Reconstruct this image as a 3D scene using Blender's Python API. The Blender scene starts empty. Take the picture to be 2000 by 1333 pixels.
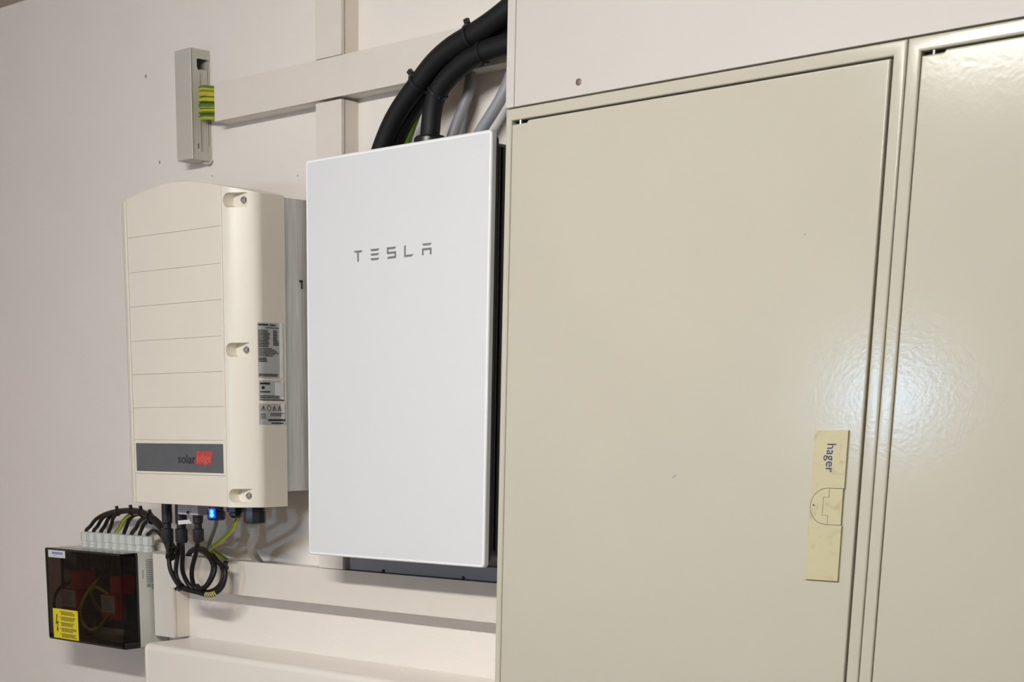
import bpy, bmesh, math, random
from mathutils import Vector, Matrix

random.seed(7)
SC = bpy.context.scene
COL = SC.collection

# ------------------------------------------------------------------ camera
# wall plane is Y = 0, room on the -Y side, X to the right, Z up (metres)
F_PX, PPX, PPY = 3077.37, 691.38, 1611.57          # calibrated on a 2000x1333 crop
YAW, PITCH, ROLL = -0.780499, -0.248495, -0.0015965
cam_data = bpy.data.cameras.new('camera')
cam = bpy.data.objects.new('camera', cam_data)
COL.objects.link(cam)
fw = Vector((math.sin(YAW) * math.cos(PITCH), math.cos(YAW) * math.cos(PITCH), math.sin(PITCH)))
rt = Vector((math.cos(YAW), -math.sin(YAW), 0.0))
up = rt.cross(fw)
r2 = rt * math.cos(ROLL) + up * math.sin(ROLL)
u2 = up * math.cos(ROLL) - rt * math.sin(ROLL)
M = Matrix((r2, u2, -fw)).transposed().to_4x4()
M.translation = Vector((2.07114, -2.12899, 1.42507))
cam.matrix_world = M
cam_data.sensor_fit = 'HORIZONTAL'
cam_data.sensor_width = 36.0
cam_data.lens = F_PX * 36.0 / 2000.0
cam_data.shift_x = (1000.0 - PPX) / 2000.0
cam_data.shift_y = (PPY - 666.5) / 2000.0
cam_data.clip_start = 0.01
SC.camera = cam

# ------------------------------------------------------------------ world, exposure
world = bpy.data.worlds.new('world')
SC.world = world
world.use_nodes = True
world.node_tree.nodes['Background'].inputs[0].default_value = (0.75, 0.86, 1.0, 1)
world.node_tree.nodes['Background'].inputs[1].default_value = 0.3
SC.view_settings.view_transform = 'Standard'
SC.view_settings.look = 'None'
SC.view_settings.exposure = 0.0
SC.view_settings.gamma = 1.0
SC.view_settings.use_curve_mapping = False
LAMP_STRENGTH = 157.0
WINDOW_STRENGTH = 190.0

# ------------------------------------------------------------------ materials
MATS = {}


def nodes_of(m):
    nt = m.node_tree
    return nt, nt.nodes['Principled BSDF']


def mat(name, color, rough=0.5, metal=0.0, spec=0.5, bump=None, mottle=None, coat=0.0, emit=None, rough_var=None):
    """procedural principled material. bump=(scale, strength, detail) mottle=(scale, amount)"""
    if name in MATS:
        return MATS[name]
    m = bpy.data.materials.new(name)
    m.use_nodes = True
    nt, b = nodes_of(m)
    b.inputs['Base Color'].default_value = (*color, 1)
    b.inputs['Roughness'].default_value = rough
    b.inputs['Metallic'].default_value = metal
    b.inputs['Specular IOR Level'].default_value = spec
    if coat:
        b.inputs['Coat Weight'].default_value = coat
        b.inputs['Coat Roughness'].default_value = 0.08
    geo = nt.nodes.new('ShaderNodeNewGeometry')
    if mottle:
        n = nt.nodes.new('ShaderNodeTexNoise')
        n.inputs['Scale'].default_value = mottle[0]
        n.inputs['Detail'].default_value = 3
        nt.links.new(geo.outputs['Position'], n.inputs['Vector'])
        r = nt.nodes.new('ShaderNodeValToRGB')
        r.color_ramp.elements[0].position = 0.3
        r.color_ramp.elements[1].position = 0.7
        a = mottle[1]
        r.color_ramp.elements[0].color = (color[0] * (1 - a), color[1] * (1 - a), color[2] * (1 - a), 1)
        r.color_ramp.elements[1].color = (*[min(1, c * (1 + a)) for c in color], 1)
        nt.links.new(n.outputs['Fac'], r.inputs['Fac'])
        nt.links.new(r.outputs['Color'], b.inputs['Base Color'])
    if bump:
        n = nt.nodes.new('ShaderNodeTexNoise')
        n.inputs['Scale'].default_value = bump[0]
        n.inputs['Detail'].default_value = bump[2]
        nt.links.new(geo.outputs['Position'], n.inputs['Vector'])
        bp = nt.nodes.new('ShaderNodeBump')
        bp.inputs['Strength'].default_value = bump[1]
        bp.inputs['Distance'].default_value = 0.002
        nt.links.new(n.outputs['Fac'], bp.inputs['Height'])
        nt.links.new(bp.outputs['Normal'], b.inputs['Normal'])
    if emit:
        b.inputs['Emission Color'].default_value = (*emit[0], 1)
        b.inputs['Emission Strength'].default_value = emit[1]
    MATS[name] = m
    return m


def lin(r, g, b):
    f = lambda c: ((c / 255 + 0.055) / 1.055) ** 2.4 if c > 10 else c / 255 / 12.92
    return (f(r), f(g), f(b))


WALL = mat('painted_plaster', (0.84, 0.785, 0.725), 0.75, spec=0.25, bump=(260, 0.55, 4), mottle=(5, 0.012))
WALL2 = mat('painted_wall', (0.64, 0.60, 0.56), 0.8, spec=0.2, bump=(200, 0.3, 3))
WALLWARM = mat('warm_bounce_wall', (0.74, 0.55, 0.44), 0.8, spec=0.2, bump=(200, 0.3, 3))  # unseen left wall, tinted warm to add warm bounce light
CEIL = mat('ceiling_paint', (0.50, 0.44, 0.39), 0.85, spec=0.2, bump=(150, 0.3, 3))
FLOOR = mat('floor_screed', (0.13, 0.125, 0.12), 0.6, bump=(60, 0.2, 4), mottle=(8, 0.08))
PVC = mat('white_pvc', (0.775, 0.715, 0.64), 0.42, bump=(90, 0.05, 2), mottle=(30, 0.01))
DUCT = mat('white_enamel', (0.85, 0.795, 0.725), 0.22, bump=(80, 0.05, 2))
CAB = mat('cabinet_powder_coat', (0.515, 0.488, 0.400), 0.15, spec=0.17, bump=(180, 0.055, 2), mottle=(7, 0.012))
BOARD = mat('white_board', (0.575, 0.54, 0.50), 0.5, bump=(160, 0.08, 2), mottle=(12, 0.008))
GLASSW = mat('white_backed_glass', (0.735, 0.75, 0.765), 0.10, spec=0.5, mottle=(9, 0.004))
BLACKM = mat('black_metal', (0.012, 0.012, 0.014), 0.45, bump=(300, 0.2, 2))
GREYINK = mat('grey_ink', (0.20, 0.20, 0.20), 0.4)
INV = mat('inverter_shell', (0.79, 0.735, 0.635), 0.33, bump=(420, 0.12, 2), mottle=(16, 0.01))
GREYPLATE = mat('dark_grey_plate', (0.105, 0.115, 0.125), 0.35, mottle=(40, 0.08))
BLACKINK = mat('black_ink', (0.02, 0.02, 0.022), 0.5)
RED = mat('red_print', (0.50, 0.055, 0.05), 0.5, mottle=(300, 0.15))
REDL = mat('light_red_print', (0.62, 0.14, 0.12), 0.5)
RUBBER = mat('black_rubber', (0.008, 0.008, 0.009), 0.55, spec=0.35, bump=(250, 0.15, 3))
CABLE = mat('black_cable_sheath', (0.010, 0.008, 0.008), 0.45, spec=0.35, bump=(300, 0.1, 2))
PLASTIC = mat('black_plastic', (0.012, 0.012, 0.014), 0.32, bump=(200, 0.05, 2))
GREYC = mat('grey_cable_sheath', (0.30, 0.30, 0.33), 0.45, bump=(200, 0.1, 2))
GREYW = mat('translucent_grey_sheath', (0.38, 0.375, 0.355), 0.4, bump=(200, 0.1, 2))
GREENG = mat('dull_green_sheath', (0.16, 0.21, 0.13), 0.5, bump=(200, 0.1, 2))
GBOX = mat('light_grey_plastic', (0.53, 0.51, 0.455), 0.4, bump=(150, 0.05, 2), mottle=(30, 0.02))
GBOX2 = mat('junction_box_grey', (0.61, 0.62, 0.58), 0.38, bump=(150, 0.06, 2), mottle=(25, 0.02))
STEEL = mat('zinc_steel', (0.50, 0.49, 0.46), 0.35, metal=0.9, mottle=(60, 0.1))
WHITEP = mat('white_label', (0.72, 0.72, 0.74), 0.5, mottle=(80, 0.02))
SILVER = mat('silver_label', (0.44, 0.44, 0.43), 0.6, mottle=(60, 0.05))
BLUEINK = mat('blue_ink', (0.010, 0.013, 0.11), 0.5)
PALEBLUE = mat('pale_blue_ink', (0.22, 0.25, 0.55), 0.5)
YELLOW = mat('yellow_sticker', (0.82, 0.68, 0.02), 0.45, mottle=(60, 0.03))
REDP = mat('red_plastic', (0.62, 0.035, 0.03), 0.4, mottle=(60, 0.05))
DARKP = mat('dark_brown_plastic', (0.035, 0.028, 0.024), 0.5, mottle=(50, 0.2))
BLUEP = mat('dark_blue_plastic', (0.012, 0.013, 0.07), 0.25)
LED = mat('blue_led', (0.02, 0.05, 0.5), 0.3, emit=((0.0, 0.06, 1.0), 1.3))
LEDC = mat('blue_led_core', (0.1, 0.5, 1.0), 0.3, emit=((0.06, 0.50, 1.0), 2.2))
HOLE = mat('dark_hole', (0.30, 0.26, 0.235), 0.9, mottle=(200, 0.3))
DIFFUSER = mat('lamp_diffuser', (0.9, 0.9, 0.9), 0.5, emit=((1.0, 0.98, 0.945), LAMP_STRENGTH))
PANE = mat('daylight_pane', (0.8, 0.9, 1.0), 0.2, emit=((0.45, 0.70, 1.0), WINDOW_STRENGTH))
SWITCHG = mat('switch_grey', (0.45, 0.43, 0.50), 0.4, bump=(150, 0.05, 2))


def brushed(name, color, rough):
    m = mat(name, color, rough, metal=0.75)
    nt, b = nodes_of(m)
    geo = nt.nodes.new('ShaderNodeNewGeometry')
    mp = nt.nodes.new('ShaderNodeMapping')
    mp.inputs['Scale'].default_value = (350, 350, 9)
    n = nt.nodes.new('ShaderNodeTexNoise')
    n.inputs['Scale'].default_value = 1.0
    n.inputs['Detail'].default_value = 5
    nt.links.new(geo.outputs['Position'], mp.inputs['Vector'])
    nt.links.new(mp.outputs['Vector'], n.inputs['Vector'])
    r = nt.nodes.new('ShaderNodeValToRGB')
    r.color_ramp.elements[0].position = 0.3
    r.color_ramp.elements[1].position = 0.7
    r.color_ramp.elements[0].color = (*[c * 0.86 for c in color], 1)
    r.color_ramp.elements[1].color = (*[min(1, c * 1.15) for c in color], 1)
    nt.links.new(n.outputs['Fac'], r.inputs['Fac'])
    nt.links.new(r.outputs['Color'], b.inputs['Base Color'])
    bp = nt.nodes.new('ShaderNodeBump')
    bp.inputs['Strength'].default_value = 0.25
    bp.inputs['Distance'].default_value = 0.001
    nt.links.new(n.outputs['Fac'], bp.inputs['Height'])
    nt.links.new(bp.outputs['Normal'], b.inputs['Normal'])
    return m


ALU = brushed('brushed_aluminium', (0.70, 0.71, 0.71), 0.45)


def striped(name, c1, c2, axis, freq, dist=1.0, lo=0.45, hi=0.55):
    """two-colour insulation: soft bands (earth wire green / yellow) running along the wire"""
    m = mat(name, c1, 0.42)
    nt, b = nodes_of(m)
    geo = nt.nodes.new('ShaderNodeNewGeometry')
    w = nt.nodes.new('ShaderNodeTexWave')
    w.wave_type = 'BANDS'
    w.bands_direction = axis
    w.inputs['Scale'].default_value = freq
    w.inputs['Distortion'].default_value = dist
    w.inputs['Detail Scale'].default_value = 4
    nt.links.new(geo.outputs['Position'], w.inputs['Vector'])
    r = nt.nodes.new('ShaderNodeValToRGB')
    r.color_ramp.elements[0].position = lo
    r.color_ramp.elements[1].position = hi
    r.color_ramp.elements[0].color = (*c1, 1)
    r.color_ramp.elements[1].color = (*c2, 1)
    nt.links.new(w.outputs['Fac'], r.inputs['Fac'])
    nt.links.new(r.outputs['Color'], b.inputs['Base Color'])
    return m


EYEL = mat('earth_sheath_yellow', (0.52, 0.50, 0.04), 0.42, mottle=(120, 0.12))
EGRN = mat('earth_sheath_green', (0.12, 0.21, 0.02), 0.42, mottle=(120, 0.12))
BANDED = striped('yellow_black_tape', (0.02, 0.02, 0.02), (0.72, 0.66, 0.18), 'X', 62, 0.2)


def aged_plate():
    m = mat('yellowed_plastic', (0.60, 0.52, 0.27), 0.42)
    nt, b = nodes_of(m)
    geo = nt.nodes.new('ShaderNodeNewGeometry')
    n = nt.nodes.new('ShaderNodeTexNoise')
    n.inputs['Scale'].default_value = 45
    n.inputs['Detail'].default_value = 4
    n.inputs['Distortion'].default_value = 1.2
    nt.links.new(geo.outputs['Position'], n.inputs['Vector'])
    r = nt.nodes.new('ShaderNodeValToRGB')
    r.color_ramp.elements[0].position = 0.28
    r.color_ramp.elements[1].position = 0.46
    r.color_ramp.elements[0].color = (0.42, 0.37, 0.22, 1)
    r.color_ramp.elements[1].color = (0.52, 0.475, 0.285, 1)
    nt.links.new(n.outputs['Fac'], r.inputs['Fac'])
    nt.links.new(r.outputs['Color'], b.inputs['Base Color'])
    return m


AGED = aged_plate()


def smoked():
    m = bpy.data.materials.new('smoked_polycarbonate')
    m.use_nodes = True
    nt = m.node_tree
    nt.nodes.remove(nt.nodes['Principled BSDF'])
    out = nt.nodes['Material Output']
    tr = nt.nodes.new('ShaderNodeBsdfTransparent')
    tr.inputs[0].default_value = (0.49, 0.455, 0.425, 1)
    gl = nt.nodes.new('ShaderNodeBsdfGlossy')
    gl.inputs['Roughness'].default_value = 0.12
    gl.inputs['Color'].default_value = (0.9, 0.9, 0.9, 1)
    lw = nt.nodes.new('ShaderNodeLayerWeight')
    lw.inputs['Blend'].default_value = 0.5
    fr = nt.nodes.new('ShaderNodeMath')
    fr.operation = 'MULTIPLY_ADD'
    fr.inputs[1].default_value = 0.85
    fr.inputs[2].default_value = 0.012
    pw = nt.nodes.new('ShaderNodeMath')
    pw.operation = 'POWER'
    pw.inputs[1].default_value = 5.0
    nt.links.new(lw.outputs['Facing'], pw.inputs[0])
    nt.links.new(pw.outputs[0], fr.inputs[0])
    mx = nt.nodes.new('ShaderNodeMixShader')
    nt.links.new(fr.outputs[0], mx.inputs[0])
    nt.links.new(tr.outputs[0], mx.inputs[1])
    nt.links.new(gl.outputs[0], mx.inputs[2])
    nt.links.new(mx.outputs[0], out.inputs[0])
    return m


SMOKE = smoked()

# ------------------------------------------------------------------ mesh helpers (world coordinates)
ORG = {}


def nb():
    return bmesh.new()


def box(bm, x0, x1, y0, y1, z0, z1, bev=0.0, seg=2):
    t = bmesh.new()
    bmesh.ops.create_cube(t, size=1.0)
    for v in t.verts:
        v.co = Vector((x0 + (v.co.x + .5) * (x1 - x0), y0 + (v.co.y + .5) * (y1 - y0), z0 + (v.co.z + .5) * (z1 - z0)))
    if bev > 0:
        bmesh.ops.bevel(t, geom=t.edges[:], offset=bev, segments=seg, profile=0.5, affect='EDGES')
    join(bm, t)
    return bm


def join(bm, t):
    me = bpy.data.meshes.new('tmp')
    t.to_mesh(me)
    t.free()
    bm.from_mesh(me)
    bpy.data.meshes.remove(me)


def prism(bm, poly, axis, a, b, bev=0.0, seg=2):
    """extrude a 2D polygon. axis 'y': poly in (x,z), from y=a to y=b; 'z': poly in (x,y); 'x': poly in (y,z)"""
    t = bmesh.new()

    def P(p, d):
        if axis == 'y':
            return (p[0], d, p[1])
        if axis == 'z':
            return (p[0], p[1], d)
        return (d, p[0], p[1])
    v0 = [t.verts.new(P(p, a)) for p in poly]
    v1 = [t.verts.new(P(p, b)) for p in poly]
    n = len(poly)
    f0 = t.faces.new(v0)
    f1 = t.faces.new(v1[::-1])
    for i in range(n):
        t.faces.new((v0[i], v1[i], v1[(i + 1) % n], v0[(i + 1) % n]))
    bmesh.ops.recalc_face_normals(t, faces=t.faces[:])
    if bev > 0:
        es = [e for e in t.edges if (f0 in e.link_faces or f1 in e.link_faces)]
        bmesh.ops.bevel(t, geom=es, offset=bev, segments=seg, profile=0.5, affect='EDGES')
    join(bm, t)
    return bm


def ring(bm, x0, x1, z0, z1, prof):
    """mitred frame: prof = closed list of (inset from the outer edge, y) swept round the rectangle"""
    t = bmesh.new()
    R = []
    for i, y in prof:
        R.append([t.verts.new(p) for p in ((x0 + i[0], y, z0 + i[3]), (x1 - i[1], y, z0 + i[3]), (x1 - i[1], y, z1 - i[2]), (x0 + i[0], y, z1 - i[2]))])
    n = len(R)
    for a in range(n):
        b = (a + 1) % n
        for k in range(4):
            t.faces.new((R[a][k], R[a][(k + 1) % 4], R[b][(k + 1) % 4], R[b][k]))
    bmesh.ops.recalc_face_normals(t, faces=t.faces[:])
    join(bm, t)
    return bm


def rrect(x0, x1, z0, z1, r, n=6):
    pts = []
    for cx, cz, a0 in ((x1 - r, z1 - r, 0), (x0 + r, z1 - r, 90), (x0 + r, z0 + r, 180), (x1 - r, z0 + r, 270)):
        for i in range(n + 1):
            a = math.radians(a0 + 90 * i / n)
            pts.append((cx + r * math.cos(a), cz + r * math.sin(a)))
    return pts


def smooth_path(pts, sub=5):
    P = [Vector(p) for p in pts]
    out = []
    for i in range(len(P) - 1):
        p0 = P[max(i - 1, 0)]
        p1 = P[i]
        p2 = P[i + 1]
        p3 = P[min(i + 2, len(P) - 1)]
        for k in range(sub):
            t = k / sub
            out.append(0.5 * ((2 * p1) + (p2 - p0) * t + (2 * p0 - 5 * p1 + 4 * p2 - p3) * t * t +
                              (3 * p1 - p0 - 3 * p2 + p3) * t ** 3))
    out.append(P[-1])
    # a light Laplacian pass removes kinks left from hand-placed points
    for _ in range(3):
        q = out[:]
        for i in range(1, len(out) - 1):
            q[i] = out[i] * 0.5 + (out[i - 1] + out[i + 1]) * 0.25
        out = q
    return out


def tube(bm, pts, r, seg=12, sub=5, cap=True):
    path = smooth_path(pts, sub) if sub > 1 else [Vector(p) for p in pts]
    n = len(path)
    rings = []
    tprev = None
    nrm = None
    for i, p in enumerate(path):
        t = (path[min(i + 1, n - 1)] - path[max(i - 1, 0)]).normalized()
        if nrm is None:
            a = Vector((0, 0, 1)) if abs(t.z) < 0.9 else Vector((1, 0, 0))
            nrm = t.cross(a).normalized()
        else:
            nrm = (tprev.rotation_difference(t) @ nrm)
            nrm = (nrm - t * nrm.dot(t)).normalized()
        tprev = t
        bn = t.cross(nrm)
        rings.append([bm.verts.new(p + (nrm * math.cos(2 * math.pi * k / seg) + bn * math.sin(2 * math.pi * k / seg)) * r)
                      for k in range(seg)])
    for i in range(n - 1):
        for k in range(seg):
            bm.faces.new((rings[i][k], rings[i][(k + 1) % seg], rings[i + 1][(k + 1) % seg], rings[i + 1][k]))
    if cap:
        bm.faces.new(rings[0][::-1])
        bm.faces.new(rings[-1])
    return bm


def earth_tube(name, pts, r, start=0, span=6, seg=12, parent=None):
    """green and yellow earth wire: the two colours run along the wire as stripes"""
    b = nb()
    tube(b, pts, r, seg, 6)
    b.faces.ensure_lookup_table()
    for i, f in enumerate(b.faces):
        if len(f.verts) == 4:
            f.material_index = (0 if ((i - start) % seg) < span else 1) if span else ((i - start) // 3) % 2
    o = obj(name, b, EYEL, parent, 60)
    o.data.materials.append(EGRN)
    return o


def lathe(bm, prof, base, axis=(0, 0, 1), seg=20):
    """prof: list of (radius, height) along axis from base"""
    ax = Vector(axis).normalized()
    a = Vector((1, 0, 0)) if abs(ax.x) < 0.9 else Vector((0, 1, 0))
    e1 = ax.cross(a).normalized()
    e2 = ax.cross(e1)
    B = Vector(base)
    t = bmesh.new()
    rings = []
    for r, h in prof:
        r = max(r, 1e-5)
        rings.append([t.verts.new(B + ax * h + (e1 * math.cos(2 * math.pi * k / seg) + e2 * math.sin(2 * math.pi * k / seg)) * r)
                      for k in range(seg)])
    for i in range(len(prof) - 1):
        for k in range(seg):
            t.faces.new((rings[i][k], rings[i][(k + 1) % seg], rings[i + 1][(k + 1) % seg], rings[i + 1][k]))
    t.faces.new(rings[0][::-1])
    t.faces.new(rings[-1])
    bmesh.ops.recalc_face_normals(t, faces=t.faces[:])
    join(bm, t)
    return bm


def obj(name, bm, m, parent=None, smooth=30):
    """link a bmesh given in world coordinates as one mesh object; origin at the centre of its bounds"""
    bmesh.ops.recalc_face_normals(bm, faces=bm.faces[:])
    xs = [v.co for v in bm.verts]
    lo = Vector((min(v.x for v in xs), min(v.y for v in xs), min(v.z for v in xs)))
    hi = Vector((max(v.x for v in xs), max(v.y for v in xs), max(v.z for v in xs)))
    c = (lo + hi) / 2
    if parent is None:
        c.z = lo.z
    for v in bm.verts:
        v.co -= c
    me = bpy.data.meshes.new(name)
    bm.to_mesh(me)
    bm.free()
    me.materials.append(m)
    weighted = False
    if smooth:
        me.shade_smooth()
        me.set_sharp_from_angle(angle=math.radians(smooth))
        weighted = smooth < 45
    o = bpy.data.objects.new(name, me)
    COL.objects.link(o)
    place(o, c, parent)
    if weighted:
        w = o.modifiers.new('weighted_normal', 'WEIGHTED_NORMAL')
        w.keep_sharp = True
    return o


def place(o, c, parent):
    ORG[o] = Vector(c)
    if parent is not None:
        o.parent = parent
        o.location = Vector(c) - ORG[parent]
    else:
        o.location = c


def copy_part(src, shift, parent):
    o = src.copy()
    COL.objects.link(o)
    place(o, ORG[src] + Vector(shift), parent)
    return o


def thing(name, label, cat, loc, group=None):
    o = bpy.data.objects.new(name, None)
    o.empty_display_size = 0.05
    COL.objects.link(o)
    place(o, Vector(loc), None)
    tag(o, label, cat, group)
    return o


def tag(o, label, cat, group=None):
    o['label'] = label
    o['category'] = cat
    if group:
        o['group'] = group
    return o


def struct(name, bm, m, smooth=0):
    o = obj(name, bm, m, None, smooth)
    o['kind'] = 'structure'
    return o


def text_bm(s, size, origin, xdir, ydir, sx=1.0, depth=0.0004, align='LEFT', bold=0.0):
    """text as flat raised lettering: origin = baseline start, xdir reading direction, ydir up"""
    cu = bpy.data.curves.new('lettering', 'FONT')
    cu.body = s
    cu.size = size
    cu.align_x = align
    cu.extrude = depth / 2
    cu.offset = bold
    cu.resolution_u = 3
    to = bpy.data.objects.new('lettering', cu)
    me = bpy.data.meshes.new_from_object(to)
    bm = bmesh.new()
    bm.from_mesh(me)
    bpy.data.meshes.remove(me)
    bpy.data.objects.remove(to)
    bpy.data.curves.remove(cu)
    X, Y = Vector(xdir), Vector(ydir)
    N = X.cross(Y)
    O = Vector(origin)
    for v in bm.verts:
        p = v.co.copy()
        v.co = O + X * (p.x * sx) + Y * p.y + N * (p.z + depth / 2)
    return bm


def quad_plate(bm, O, X, Y, w, h, t=0.0003):
    """thin plate: corner O, spans w along X, h along Y, thickness t along X x Y"""
    X, Y = Vector(X), Vector(Y)
    N = X.cross(Y).normalized()
    O = Vector(O)
    c = [O, O + X * w, O + X * w + Y * h, O + Y * h]
    v = [bm.verts.new(p) for p in c] + [bm.verts.new(p + N * t) for p in c]
    for f in ((3, 2, 1, 0), (4, 5, 6, 7), (0, 1, 5, 4), (1, 2, 6, 5), (2, 3, 7, 6), (3, 0, 4, 7)):
        bm.faces.new([v[i] for i in f])


def fine_print(bm, O, X, Y, w, h, rows, fill=0.55, wordmin=0.03, wordmax=0.12, ragged=0.3, t=0.00015):
    """illegible rows of small print as little bars of ink"""
    X, Y = Vector(X), Vector(Y)
    N = X.cross(Y).normalized()
    O = Vector(O) 
    ph = h / rows
    for i in range(rows):
        y = h - (i + 1) * ph + ph * (1 - fill) / 2
        x = 0.0
        end = w * (1 - random.random() * ragged)
        while x < end:
            ww = w * random.uniform(wordmin, wordmax)
            ww = min(ww, end - x)
            quad_plate(bm, O + X * x + Y * y, X, Y, ww, ph * fill, t)
            x += ww + w * 0.018

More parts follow.
